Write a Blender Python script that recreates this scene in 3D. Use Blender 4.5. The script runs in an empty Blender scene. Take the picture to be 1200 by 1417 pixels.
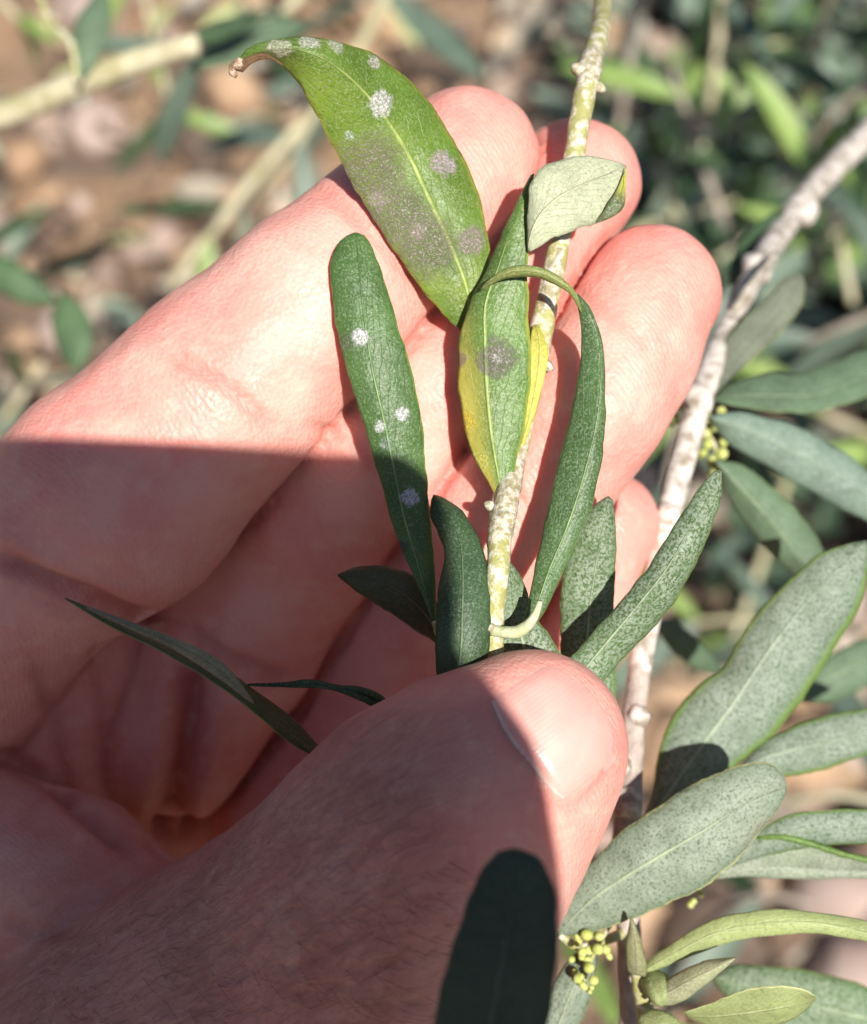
import bpy, bmesh, math, random
import numpy as np
from mathutils import Vector, Matrix, noise
from mathutils.bvhtree import BVHTree

random.seed(7)
rng = np.random.default_rng(7)
R = math.radians
sc = bpy.context.scene
COL = sc.collection

# ------------------------------------------------------------------ camera, world, sun
F = 2200.0                       # focal length in photo pixels (photo 1200 x 1417)
CAMZ = 0.85
cam_d = bpy.data.cameras.new("camera")
cam = bpy.data.objects.new("camera", cam_d); COL.objects.link(cam)
cam.location = (0, 0, CAMZ)
cam.rotation_euler = (R(36), 0, R(0))
cam_d.sensor_fit = 'HORIZONTAL'; cam_d.sensor_width = 36
cam_d.lens = F / 1200 * 36
cam_d.clip_start = 0.01; cam_d.clip_end = 200
cam_d.dof.use_dof = True
cam_d.dof.focus_distance = 0.160
cam_d.dof.aperture_fstop = 24
sc.camera = cam
CM = Matrix.Translation(cam.location) @ cam.rotation_euler.to_matrix().to_4x4()
CMn = np.array(CM)

SUN_C = Vector((-0.22, -0.004, -1.0)).normalized()      # direction the light travels, seen from the camera
sun_w = (CM.to_3x3() @ SUN_C).normalized()
to_sun = -sun_w
elev = math.asin(to_sun.z); azim = math.atan2(to_sun.x, to_sun.y)
world = bpy.data.worlds.new("World"); sc.world = world; world.use_nodes = True
wn = world.node_tree
sky = wn.nodes.new('ShaderNodeTexSky'); sky.sky_type = 'NISHITA'; sky.sun_disc = False
sky.sun_elevation = elev; sky.sun_rotation = azim
bg = wn.nodes['Background']; bg.inputs['Strength'].default_value = 0.05
wn.links.new(sky.outputs[0], bg.inputs[0])
sl = bpy.data.lights.new("sun", 'SUN'); sl.energy = 5.0; sl.angle = R(0.53); sl.color = (1.0, 0.95, 0.87)
so = bpy.data.objects.new("sun", sl); COL.objects.link(so)
so.rotation_euler = sun_w.to_track_quat('-Z', 'Y').to_euler()
so.location = (0, -1, 3)
sc.view_settings.view_transform = 'Standard'; sc.view_settings.look = 'None'
sc.view_settings.exposure = 0.52; sc.view_settings.gamma = 1.0
sc.view_settings.use_curve_mapping = False

# ------------------------------------------------------------------ helpers
def cmm(px, py, d):
    """photo pixel + depth in mm -> camera space mm"""
    return Vector(((px - 600) / F * d, -(py - 708.5) / F * d, -d))
def P(px, py, d):
    """photo pixel + depth in mm -> world metres"""
    return CM @ (cmm(px, py, d) * 0.001)
def G(px, py, z=0.0):
    """where the ray through a pixel meets the height z"""
    v = CM.to_3x3() @ Vector(((px - 600) / F, -(py - 708.5) / F, -1))
    t = (z - CAMZ) / v.z
    return Vector(cam.location) + v * t
def tag(o, label=None, cat=None, group=None, kind=None):
    if label: o['label'] = label
    if cat: o['category'] = cat
    if group: o['group'] = group
    if kind: o['kind'] = kind
    return o
def empty(name, loc, label, cat, group=None):
    o = bpy.data.objects.new(name, None); COL.objects.link(o)
    o.location = loc; o.empty_display_size = 0.01
    return tag(o, label, cat, group)
def mesh_obj(name, verts, faces, mats, parent=None, mi=None, uv=None, smooth=True, root=None):
    """verts are world metres; stored relative to the top-level thing"""
    off = Vector(root) if root is not None else (parent.matrix_world.translation if False else None)
    if off is None:
        p = parent; off = Vector((0, 0, 0))
        while p is not None:
            off += Vector(p.location); p = p.parent
    me = bpy.data.meshes.new(name)
    V = [(v[0]-off.x, v[1]-off.y, v[2]-off.z) for v in verts]
    me.from_pydata(V, [], faces)
    for m in mats: me.materials.append(m)
    if mi is not None: me.polygons.foreach_set('material_index', mi)
    me.polygons.foreach_set('use_smooth', [smooth]*len(me.polygons))
    if uv is not None:
        l = me.uv_layers.new(name='UVMap')
        idx = np.empty(len(me.loops), dtype=np.int32); me.loops.foreach_get('vertex_index', idx)
        l.data.foreach_set('uv', np.asarray(uv, dtype=np.float32)[idx].ravel())
    me.update()
    o = bpy.data.objects.new(name, me); COL.objects.link(o)
    if parent is not None: o.parent = parent
    return o
def cr(pts, n, closed=False):
    """Catmull-Rom resample by arc length"""
    A = np.asarray(pts, dtype=float)
    if len(A) == 2:
        t = np.linspace(0, 1, n)[:, None]; return A[0]*(1-t)+A[1]*t
    E = np.vstack([2*A[0]-A[1], A, 2*A[-1]-A[-2]])
    out = []
    for i in range(len(A)-1):
        p0, p1, p2, p3 = E[i:i+4]
        t = np.linspace(0, 1, 16, endpoint=False)[:, None]
        out.append(0.5*((2*p1)+(-p0+p2)*t+(2*p0-5*p1+4*p2-p3)*t*t+(-p0+3*p1-3*p2+p3)*t**3))
    C = np.vstack(out+[A[-1:]])
    s = np.concatenate([[0], np.cumsum(np.linalg.norm(np.diff(C[:, :2], axis=0), axis=1))])
    u = np.linspace(0, s[-1], n)
    return np.stack([np.interp(u, s, C[:, k]) for k in range(C.shape[1])], 1)

# ------------------------------------------------------------------ materials
PEND = {}
class NT:
    def __init__(s, name):
        s.m = bpy.data.materials.new(name); s.m.use_nodes = True
        s.t = s.m.node_tree; s.b = s.t.nodes['Principled BSDF']
        s.pos = s.n('ShaderNodeNewGeometry').outputs['Position']
    def n(s, ty, **k):
        x = s.t.nodes.new(ty)
        for a, b in k.items(): setattr(x, a, b)
        return x
    def l(s, a, b): s.t.links.new(a, b)
    def noise(s, scale, det=3, rough=.55, vec=None, dist=0):
        x = s.n('ShaderNodeTexNoise'); x.inputs['Scale'].default_value = scale
        x.inputs['Detail'].default_value = det; x.inputs['Roughness'].default_value = rough
        x.inputs['Distortion'].default_value = dist
        s.l(vec if vec is not None else s.pos, x.inputs['Vector']); return x.outputs['Fac']
    def voro(s, scale, feat='F1', vec=None):
        x = s.n('ShaderNodeTexVoronoi', feature=feat); x.inputs['Scale'].default_value = scale
        s.l(vec if vec is not None else s.pos, x.inputs['Vector']); return x.outputs['Distance']
    def ramp(s, f, a, b, lo=0., hi=1.):
        x = s.n('ShaderNodeMapRange', interpolation_type='SMOOTHSTEP')
        for i, v in zip(('From Min', 'From Max', 'To Min', 'To Max'), (a, b, lo, hi)): x.inputs[i].default_value = v
        s.l(f, x.inputs['Value']); return x.outputs['Result']
    def mix(s, f, a, b, mode='MIX'):
        x = s.n('ShaderNodeMix', data_type='RGBA', blend_type=mode)
        for k, v in ((0, f), (6, a), (7, b)):
            if isinstance(v, (int, float)): x.inputs[k].default_value = v
            elif isinstance(v, tuple): x.inputs[k].default_value = (*v, 1)
            else: s.l(v, x.inputs[k])
        return x.outputs[2]
    def math(s, op, a, b=0., c=0.):
        x = s.n('ShaderNodeMath', operation=op)
        for k, v in enumerate((a, b, c)):
            if isinstance(v, (int, float)): x.inputs[k].default_value = v
            else: s.l(v, x.inputs[k])
        return x.outputs[0]
    def bump(s, h, dist, strength=1., nrm=None):
        x = s.n('ShaderNodeBump'); x.inputs['Distance'].default_value = dist; x.inputs['Strength'].default_value = strength
        s.l(h, x.inputs['Height'])
        if nrm is not None: s.l(nrm, x.inputs['Normal'])
        return x.outputs[0]
    def stretch(s, sx, sy, sz, rot=(0, 0, 0)):
        """position turned into camera-tilted axes and stretched"""
        x = s.n('ShaderNodeMapping', vector_type='TEXTURE')
        x.inputs['Rotation'].default_value = rot
        y = s.n('ShaderNodeMapping'); y.inputs['Scale'].default_value = (sx, sy, sz)
        s.l(s.pos, x.inputs['Vector']); s.l(x.outputs[0], y.inputs['Vector']); return y.outputs[0]
    def set(s, **k):
        for a, v in k.items():
            i = s.b.inputs[a.replace('_', ' ')]
            if isinstance(v, (int, float)): i.default_value = v
            elif isinstance(v, tuple): i.default_value = (*v, 1) if len(v) == 3 and i.type == 'RGBA' else v
            else: s.l(v, i)
        return s

def leaf_mat(name, green, speck=(.45, .5, .45), amt=.35, rib=(.3, .42, .14), edge=None, edge_w=.05,
             rough=.42, spots=(), yellow=None, grey_side=None, trans=.25, rib_w=.03, fine=4200., tip=None, blush=None):
    """olive leaf surface: u across (rib at .5), v along; powdery scales as speckle; spots = (world point, radius m, colour, ring?)"""
    s = NT(name)
    uvn = s.n('ShaderNodeUVMap'); uvn.uv_map = 'UVMap'
    sep = s.n('ShaderNodeSeparateXYZ'); s.l(uvn.outputs[0], sep.inputs[0])
    u, v = sep.outputs[0], sep.outputs[1]
    big = s.noise(160, 3)
    c = s.mix(s.ramp(big, .3, .7), tuple(x*.8 for x in green), tuple(min(1, x*1.22) for x in green))
    if blush:      # (colour, lo, hi) broad patches
        c = s.mix(s.ramp(s.noise(90, 2), blush[1], blush[2]), c, blush[0])
    du = s.math('ABSOLUTE', s.math('SUBTRACT', u, .5))
    fn = s.noise(fine, 3, .75); cl = s.noise(330, 3)
    k = s.math('MULTIPLY', s.ramp(fn, .60-amt*.26, .70-amt*.26), s.ramp(cl, .25, .72, .55, 1.0))
    if grey_side is not None:    # scales thin out towards one margin
        k = s.math('MULTIPLY', k, s.ramp(u, grey_side[0], grey_side[1], grey_side[2], grey_side[3]))
    k = s.math('MULTIPLY', k, s.ramp(s.math('ADD', du, s.math('MULTIPLY', s.math('SUBTRACT', cl, .5), .25)), .28, .5, 1., .5))
    c = s.mix(k, c, speck)
    dark = s.ramp(s.noise(fine*.8, 2, .8), .54, .66)
    c = s.mix(s.math('MULTIPLY', dark, .5), c, tuple(x*.45 for x in green))
    # side veins: faint, slanting off the rib
    vv = s.math('ADD', s.math('MULTIPLY', v, 11.), s.math('MULTIPLY', du, -9.))
    vv = s.math('ADD', vv, s.math('MULTIPLY', s.noise(260, 2), 1.6))
    vein = s.math('PINGPONG', vv, .5)
    veinm = s.ramp(vein, .0, .06, 1., 0.)
    c = s.mix(s.math('MULTIPLY', veinm, .06), c, rib)
    if yellow is not None:       # (v0, v1, colour, side)
        m = s.ramp(s.math('ADD', v, s.math('MULTIPLY', s.math('SUBTRACT', s.noise(220, 3), .5), .35)), yellow[0], yellow[1], 1., 0.)
        if yellow[3]: m = s.math('MULTIPLY', m, s.ramp(s.math('ADD', u, s.math('MULTIPLY', s.math('SUBTRACT', big, .5), .2)), yellow[3][0], yellow[3][1], 1., .0))
        c = s.mix(m, c, yellow[2])
    if tip is not None:
        c = s.mix(s.ramp(s.math('ADD', v, s.math('MULTIPLY', s.math('SUBTRACT', big, .5), .2)), tip[0], tip[1]), c, tip[2])
    if edge is not None:
        e = s.ramp(s.math('ADD', du, s.math('MULTIPLY', s.math('SUBTRACT', s.noise(500, 2), .5), .05)), .5-edge_w*1.6, .5-edge_w*.2)
        c = s.mix(s.math('MULTIPLY', e, .85), c, edge)
    rw = s.math('MULTIPLY', s.math('SUBTRACT', 1.25, v), rib_w)
    rm = s.ramp(s.math('DIVIDE', du, s.math('MAXIMUM', rw, .004)), .2, 1.3, 1., 0.)
    c = s.mix(s.math('MULTIPLY', s.math('MULTIPLY', rm, s.ramp(s.noise(420, 3), .3, .65, .35, .8)), s.ramp(v, .5, 1., 1., .45)), c, rib)
    sp_h = None
    for (pt, rad, colr, soft) in spots:
        vm = s.n('ShaderNodeVectorMath', operation='DISTANCE'); s.l(s.pos, vm.inputs[0]); vm.inputs[1].default_value = pt; PEND.setdefault(name, []).append((vm, pt))
        d = s.math('DIVIDE', vm.outputs['Value'], rad)
        d = s.math('ADD', d, s.math('MULTIPLY', s.math('SUBTRACT', s.noise(1.3/rad, 4, .75), .5), 1.7 if soft < .5 else 1.1))
        d = s.math('ADD', d, s.math('MULTIPLY', s.math('SUBTRACT', s.noise(3000, 3, .8), .5), .7))
        m = s.ramp(d, .75-.45*soft, 1.12, 1., 0.)
        grain = s.ramp(s.noise(4200, 3, .85), .36+.1*soft, .58, .30-.25*soft, 1.)
        m = s.math('MULTIPLY', m, grain)
        c = s.mix(m, c, colr)
        sp_h = m if sp_h is None else s.math('MAXIMUM', sp_h, m)
    h = s.math('MULTIPLY', s.noise(fine*.8, 3, .7), .5)
    h = s.math('ADD', h, s.math('MULTIPLY', veinm, -.2))
    h = s.math('ADD', h, s.math('MULTIPLY', rm, .9))
    if sp_h is not None: h = s.math('ADD', h, s.math('MULTIPLY', sp_h, .6))
    h = s.math('ADD', h, s.math('MULTIPLY', s.noise(700, 2), 1.6))
    s.set(Base_Color=c, Roughness=rough, Normal=s.bump(h, .00015, .9))
    s.b.inputs['Specular IOR Level'].default_value = .42
    # thin leaf: some light comes through
    tr = s.n('ShaderNodeBsdfTranslucent'); s.l(s.mix(.5, c, (.35, .5, .05)), tr.inputs[0])
    mx = s.n('ShaderNodeMixShader'); mx.inputs[0].default_value = trans*.5
    s.l(s.b.outputs[0], mx.inputs[1]); s.l(tr.outputs[0], mx.inputs[2])
    s.l(mx.outputs[0], s.t.nodes['Material Output'].inputs[0])
    return s.m

def under_mat(name, c0=(.34, .38, .26), c1=(.43, .47, .34), rib=(.6, .62, .42), rough=.6):
    return leaf_mat(name, c0, speck=c1, amt=.5, rib=rib, rough=rough, fine=3600, trans=.3)

def bark_mat(name, base, pale, lo, hi, scale=600., dark=(.12, .09, .06), rough=.7, vec=None, bumpd=.00025):
    s = NT(name)
    a = s.noise(scale, 4, .65); b = s.noise(scale*3.2, 3, .7)
    c = s.mix(s.ramp(a, lo, hi), base, pale)
    c = s.mix(s.math('MULTIPLY', s.ramp(b, .58, .75), .55), c, dark)
    s.set(Base_Color=c, Roughness=rough, Normal=s.bump(s.math('ADD', a, s.math('MULTIPLY', b, .6)), bumpd, .8))
    return s.m

# ------------------------------------------------------------------ leaf mesh from its two margins and its rib
def leaf(name, parent, Lp, Rp, Mp, dep, mats, dL=0., dR=0., bulge=.05, thick=.34, nv=34, nu=6, wav=.10, label=None, seed=0):
    """Lp/Rp/Mp: margin and rib polylines (px,py) base->tip; dep: rib depth list (mm); dL/dR margins relative"""
    L = cr(Lp, nv); Rr = cr(Rp, nv); M = cr(Mp, nv)
    for E_, ph in ((L, 0.), (Rr, 40.)):      # margins are never quite even
        for i in range(2, nv-2):
            wpx = min(1., np.linalg.norm(L[i]-Rr[i])/60.)
            E_[i, 0] += wpx*(2.6*noise.noise(Vector((i*.33+ph, seed*2.3, 0)))+1.3*noise.noise(Vector((i*.9+ph, seed*2.3, 5))))
            E_[i, 1] += wpx*(2.6*noise.noise(Vector((i*.33+ph, seed*2.3, 9)))+1.3*noise.noise(Vector((i*.9+ph, seed*2.3, 15))))
    def arr(x):
        if isinstance(x, (int, float)): x = [x, x]
        return np.interp(np.linspace(0, 1, nv), np.linspace(0, 1, len(x)), x)
    d = arr(dep); l = arr(dL); r = arr(dR)
    if len(np.atleast_1d(dep)) > 2:
        for _ in range(2): d[1:-1] = (d[:-2]+2*d[1:-1]+d[2:])/4
    nU = 2*nu+1
    pts = np.zeros((nv, nU, 3)); uv = np.zeros((nv, nU, 2))
    for i in range(nv):
        a = np.array(cmm(L[i, 0], L[i, 1], d[i]+l[i])); m = np.array(cmm(M[i, 0], M[i, 1], d[i])); b = np.array(cmm(Rr[i, 0], Rr[i, 1], d[i]+r[i]))
        wl = np.linalg.norm(a-m); wr = np.linalg.norm(b-m)
        for j in range(nU):
            q = (j-nu)/nu
            if q < 0: p = m+(a-m)*(-q); w = wl
            else: p = m+(b-m)*q; w = wr
            p = p.copy(); p[2] += bulge*w*math.sin(math.pi*abs(q)**.8)
            nz = noise.noise(Vector((p[0]*.22+seed*3.1, p[1]*.22, seed*7.7)))
            p[2] += wav*3*nz*min(1, w/4)*abs(q)
            pts[i, j] = p; uv[i, j] = (j/(nU-1), i/(nv-1))
    # normals
    gu = np.gradient(pts, axis=1); gv = np.gradient(pts, axis=0)
    N = np.cross(gu, gv); ln = np.linalg.norm(N, axis=2, keepdims=True); N = N/np.maximum(ln, 1e-6)
    if np.sum(N[..., 2]) < 0: N = -N
    # avoid flips at folds: keep neighbours consistent
    qv = np.abs(np.linspace(-1, 1, nU))
    prof = (1-qv**4)*.8+.2
    ends = np.minimum(1, np.minimum(np.arange(nv), np.arange(nv)[::-1])/2.+.15)
    T = thick*.5*prof[None, :, None]*ends[:, None, None]
    top = pts+N*T; bot = pts-N*T
    allp = np.concatenate([top.reshape(-1, 3), bot.reshape(-1, 3)])*.001
    W = allp@CMn[:3, :3].T+CMn[:3, 3]
    n0 = nv*nU; faces = []; mi = []
    flip = np.sum(np.cross(gu, gv)[..., 2]) < 0
    def f(q, m_): faces.append(q[::-1] if flip else q); mi.append(m_)
    for i in range(nv-1):
        for j in range(nU-1):
            a = i*nU+j
            f((a, a+1, a+nU+1, a+nU), 0); f((n0+a, n0+a+nU, n0+a+nU+1, n0+a+1), 1)
        a = i*nU; f((a, a+nU, n0+a+nU, n0+a), 0)
        a = i*nU+nU-1; f((a, n0+a, n0+a+nU, a+nU), 0)
    for j in range(nU-1):
        a = j; f((a, n0+a, n0+a+1, a+1), 0)
        a = (nv-1)*nU+j; f((a, a+1, n0+a+1, n0+a), 0)
    uva = np.concatenate([uv.reshape(-1, 2)]*2)
    for (vm, pt) in PEND.pop(mats[0].name, []):       # put each spot on the blade itself
        q = CM.inverted()@Vector(pt); sx, sy = q.x/-q.z, q.y/-q.z
        T_ = top.reshape(-1, 3); k = int(np.argmin((T_[:, 0]/-T_[:, 2]-sx)**2+(T_[:, 1]/-T_[:, 2]-sy)**2))
        vm.inputs[1].default_value = W[k]
    o = mesh_obj(name, W, faces, list(mats), parent, mi, uva)
    if label: o['label'] = label
    return o

def tube(name, parent, pts, mats, seg=10, ntot=None, knob=0., seed=0, cap=True, label=None, squash=None):
    """pts: (px,py,depth mm,width px)"""
    A = np.asarray(pts, float); n = ntot or max(8, int(len(A)*6))
    C = cr(A, n); ctr = [cmm(*c[:3]) for c in C]
    V = []; faces = []; uv = []
    for i in range(n):
        a = ctr[max(0, i-1)]; b = ctr[min(n-1, i+1)]; t = (b-a).normalized()
        x = t.cross(Vector((0, 0, 1)));
        if x.length < 1e-3: x = Vector((1, 0, 0))
        x.normalize(); y = t.cross(x)
        r = C[i, 3]/2*C[i, 2]/F
        for j in range(seg):
            th = 2*math.pi*j/seg
            k = 1+knob*noise.noise(Vector((i*.45+seed*9, math.cos(th)*1.3, math.sin(th)*1.3)))
            V.append(CM@((ctr[i]+x*math.cos(th)*r*k+y*math.sin(th)*r*k)*.001)); uv.append((j/seg, i/n))
    for i in range(n-1):
        for j in range(seg):
            a = i*seg+j; b = i*seg+(j+1) % seg
            faces.append((a, a+seg, b+seg, b))
    faces.append(tuple(range(seg))); faces.append(tuple(reversed(range((n-1)*seg, n*seg))))
    o = mesh_obj(name, V, faces, mats, parent, None, uv)
    if label: o['label'] = label
    return o

# ------------------------------------------------------------------ the hand: one continuous surface
def surface_nets(D, org, h):
    """zero surface of D (inside negative) -> verts, quads"""
    S = D < 0
    nx, ny, nz = D.shape
    c = np.zeros((nx-1, ny-1, nz-1), np.uint8)
    for dx in (0, 1):
        for dy in (0, 1):
            for dz in (0, 1): c += S[dx:nx-1+dx, dy:ny-1+dy, dz:nz-1+dz]
    I = np.argwhere((c > 0) & (c < 8)); idx = -np.ones(c.shape, np.int32)
    idx[I[:, 0], I[:, 1], I[:, 2]] = np.arange(len(I))
    acc = np.zeros((len(I), 3)); cnt = np.zeros(len(I))
    cor = [(a, b, e) for a in (0, 1) for b in (0, 1) for e in (0, 1)]
    for a in cor:
        for ax in range(3):
            if a[ax]: continue
            b = list(a); b[ax] = 1
            da = D[I[:, 0]+a[0], I[:, 1]+a[1], I[:, 2]+a[2]]; db = D[I[:, 0]+b[0], I[:, 1]+b[1], I[:, 2]+b[2]]
            m = (da < 0) != (db < 0); t = np.where(m, da/np.where(m, da-db, 1), 0)
            p = np.repeat(np.array(a, float)[None], len(I), 0); p[:, ax] += t
            acc[m] += p[m]; cnt[m] += 1
    V = (I+acc/cnt[:, None])*h+org
    Q = []
    for ax in range(3):
        A = S; sl0 = [slice(None)]*3; sl1 = [slice(None)]*3; sl0[ax] = slice(0, -1); sl1[ax] = slice(1, None)
        ch = A[tuple(sl0)] != A[tuple(sl1)]
        E = np.argwhere(ch); o1, o2 = [(1, 2), (2, 0), (0, 1)][ax]
        ok = (E[:, o1] > 0) & (E[:, o2] > 0) & (E[:, o1] < D.shape[o1]-1) & (E[:, o2] < D.shape[o2]-1); E = E[ok]
        def at(a, b):
            K = E.copy(); K[:, o1] -= a; K[:, o2] -= b; return idx[K[:, 0], K[:, 1], K[:, 2]]
        q = np.stack([at(1, 1), at(0, 1), at(0, 0), at(1, 0)], 1)
        inside = A[E[:, 0], E[:, 1], E[:, 2]]
        q[~inside] = q[~inside][:, ::-1]
        Q.append(q)
    return V, np.concatenate(Q)

HR = 0.55
lo = np.array([-100., -100., -232.]); hi = np.array([42., 52., -132.])
NG = np.ceil((hi-lo)/HR).astype(int)+1
GX, GY, GZ = [(lo[k]+HR*np.arange(NG[k])).astype(np.float32) for k in range(3)]
BIG = np.float32(30.)
def grid(): return np.full(tuple(NG), BIG, np.float32)
def smin(a, b, k):
    h = np.maximum(k-np.abs(a-b), 0)/k
    return np.minimum(a, b)-h*h*h*k*(1/6.)
def put(D, box, fn, k):
    i0 = np.maximum(((box[0]-lo)/HR).astype(int), 0); i1 = np.minimum(((box[1]-lo)/HR).astype(int)+2, NG)
    if np.any(i1 <= i0): return
    s = tuple(slice(i0[q], i1[q]) for q in range(3))
    x = GX[s[0]][:, None, None]; y = GY[s[1]][None, :, None]; z = GZ[s[2]][None, None, :]
    D[s] = smin(D[s], fn(x, y, z).astype(np.float32), k)
CH = {}; CUR = ['A']
def chain(D, pts, k=3.0, flat=1.0):
    """pts: (px,py,depth,radius px)"""
    CH.setdefault(CUR[0], []).append(pts)
    Q = [(np.array(cmm(*p[:3])), p[3]*p[2]/F) for p in pts]
    for (a, ra), (b, rb) in zip(Q[:-1], Q[1:]):
        ab = b-a; L2 = float(ab@ab)
        def fn(x, y, z):
            h = np.clip(((x-a[0])*ab[0]+(y-a[1])*ab[1]+(z-a[2])*ab[2])/L2, 0, 1)
            return np.sqrt((x-a[0]-h*ab[0])**2+(y-a[1]-h*ab[1])**2+((z-a[2]-h*ab[2])/flat)**2)-(ra+(rb-ra)*h)
        m = max(ra, rb)+6
        put(D, (np.minimum(a, b)-m, np.maximum(a, b)+m), fn, k)
def ell(D, c, r, k=4., rot=0.):
    c = np.array(cmm(*c)); r = np.array(r, float); cs, sn = math.cos(R(rot)), math.sin(R(rot))
    def fn(x, y, z):
        X = (x-c[0])*cs+(y-c[1])*sn; Y = -(x-c[0])*sn+(y-c[1])*cs; Z = z-c[2]
        k0 = np.sqrt((X/r[0])**2+(Y/r[1])**2+(Z/r[2])**2); k1 = np.sqrt((X/r[0]**2)**2+(Y/r[1]**2)**2+(Z/r[2]**2)**2)
        return k0*(k0-1)/np.maximum(k1, 1e-6)
    m = r.max()+6
    put(D, (c-m, c+m), fn, k)

A1 = grid()      # index finger
chain(A1, [(-90, 880, 184, 190), (50, 772, 179, 143), (165, 684, 176, 158), (285, 565, 175, 140), (355, 500, 175, 133), (440, 425, 175, 128), (540, 332, 177, 112), (648, 224, 180, 102)], 5.)
CUR[0] = 'B'; B1 = grid()      # middle finger
chain(B1, [(240, 1010, 199, 118), (350, 858, 196, 120), (452, 722, 186, 116), (528, 628, 182, 116), (606, 540, 181, 110), (695, 402, 183, 95), (800, 252, 187, 88)], 4.)
CUR[0] = 'C'; C1 = grid()      # ring finger
chain(C1, [(420, 1140, 206, 124), (530, 1010, 201, 118), (598, 868, 191, 114), (680, 742, 181, 108), (742, 658, 178, 103), (812, 565, 177, 103), (864, 488, 178, 97), (905, 407, 180, 95)], 4.)
CUR[0] = 'D'; D1 = grid()      # little finger
chain(D1, [(560, 1200, 210, 100), (660, 1030, 203, 92), (750, 890, 198, 80), (795, 810, 193, 76), (838, 725, 194, 73)], 4.)
CUR[0] = 'E'; E1 = grid()      # palm and heel
ell(E1, (240, 1180, 225), (42, 30, 13), 3., 40)
ell(E1, (-180, 1150, 208), (42, 36, 20), 6., 30)
chain(E1, [(60, 900, 196, 150), (60, 1050, 200, 130)], 5.)
chain(E1, [(-80, 860, 192, 150), (-160, 1100, 200, 170)], 6.)
chain(E1, [(-260, 1180, 186, 150), (-60, 1175, 183, 118), (92, 1222, 180, 116), (200, 1300, 178, 110)], 5.)
chain(E1, [(-250, 1250, 206, 230), (-800, 1700, 205, 270), (-1300, 2100, 205, 290)], 10.)
CUR[0] = 'T'; T1 = grid()      # thumb and its root
chain(T1, [(-420, 1760, 192.0, 270), (-60, 1640, 180.0, 245), (217, 1490, 170.0, 232), (330, 1400, 167.0, 214), (441, 1318, 163.0, 196), (520, 1226, 159.0, 184), (592, 1140, 156.0, 172), (660, 1082, 155.0, 145), (738, 1031, 155.0, 121)], 5., .92)
chain(T1, [(540, 1300, 163.0, 185), (640, 1180, 158.0, 142), (694, 1100, 156.0, 134), (738, 1031, 155.0, 120)], 5., .9)
chain(T1, [(500, 1520, 168.0, 250), (590, 1330, 164.0, 158), (650, 1200, 159.0, 132)], 6., .9)
print('hand grid', tuple(NG))
HD = smin(A1, B1, .5); HD = smin(HD, C1, .5); HD = smin(HD, D1, .6); HD = smin(HD, E1, 2.6)
del A1, B1, C1, D1, E1
HD = smin(HD, T1, 1.6); del T1
# close the cut at the wrist end of the grid
HD[:2] = np.maximum(HD[:2], 1); HD[:, :2] = np.maximum(HD[:, :2], 1); HD[:, :, :2] = np.maximum(HD[:, :, :2], 1)
HV, HQ = surface_nets(HD, lo, HR)
del HD
# smooth a little, then lines, folds and lumps as displacement
def vnormals(V, Q):
    n = np.cross(V[Q[:, 2]]-V[Q[:, 0]], V[Q[:, 3]]-V[Q[:, 1]]); N = np.zeros_like(V)
    for k in range(4): np.add.at(N, Q[:, k], n)
    return N/np.maximum(np.linalg.norm(N, axis=1, keepdims=True), 1e-9)
def laplace(V, Q, it):
    for _ in range(it):
        S = np.zeros_like(V); c = np.zeros(len(V))
        for a, b in ((0, 1), (1, 2), (2, 3), (3, 0)):
            np.add.at(S, Q[:, a], V[Q[:, b]]); np.add.at(c, Q[:, a], 1)
            np.add.at(S, Q[:, b], V[Q[:, a]]); np.add.at(c, Q[:, b], 1)
        V = V*.4+.6*S/c[:, None]
    return V
HV = laplace(HV, HQ, 2)
HN = vnormals(HV, HQ)
hpx = 600+HV[:, 0]/-HV[:, 2]*F; hpy = 708.5-HV[:, 1]/-HV[:, 2]*F
front = np.clip(HN[:, 2]*1.6+.1, 0, 1)
disp = np.zeros(len(HV)); red_shade = np.zeros(len(HV))
def crease(pts, wpx, dmm, red=.5, dmin=0, dmax=999):
    global disp, red_shade
    C = cr(pts, 60)
    m = (hpx > C[:, 0].min()-60) & (hpx < C[:, 0].max()+60) & (hpy > C[:, 1].min()-60) & (hpy < C[:, 1].max()+60) & (HN[:, 2] > .05) & (-HV[:, 2] > dmin) & (-HV[:, 2] < dmax)
    I = np.nonzero(m)[0]
    if len(I) == 0: return
    dd = np.min((hpx[I, None]-C[None, :, 0])**2+(hpy[I, None]-C[None, :, 1])**2, axis=1)
    tt = np.argmin((hpx[I, None]-C[None, :, 0])**2+(hpy[I, None]-C[None, :, 1])**2, axis=1)/59.
    fade = np.clip(np.minimum(tt, 1-tt)*5+.25, 0, 1)
    g = np.exp(-dd/(wpx*wpx))*fade
    disp[I] -= g*dmm; red_shade[I] = np.maximum(red_shade[I], np.exp(-dd/(wpx*wpx*5))*fade*red)
    # skin swells beside a fold
    disp[I] += np.exp(-((np.sqrt(dd)-wpx*2.2)/(wpx*1.2))**2)*fade*dmm*.22
# index: folds
crease([(225, 478), (262, 505), (300, 528), (345, 560), (380, 600)], 7, .5, .5, dmax=178)
crease([(250, 488), (282, 512), (310, 526)], 6, .22, .2, dmax=178)
crease([(438, 262), (475, 290), (515, 322), (560, 372), (590, 410)], 7, .5, .5, dmax=180)
crease([(-20, 762), (40, 790), (110, 822), (180, 850), (240, 858)], 11, 1.5, .8, dmax=200)
crease([(10, 800), (60, 830), (120, 850)], 7, .3, .4, dmax=200)
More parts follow.
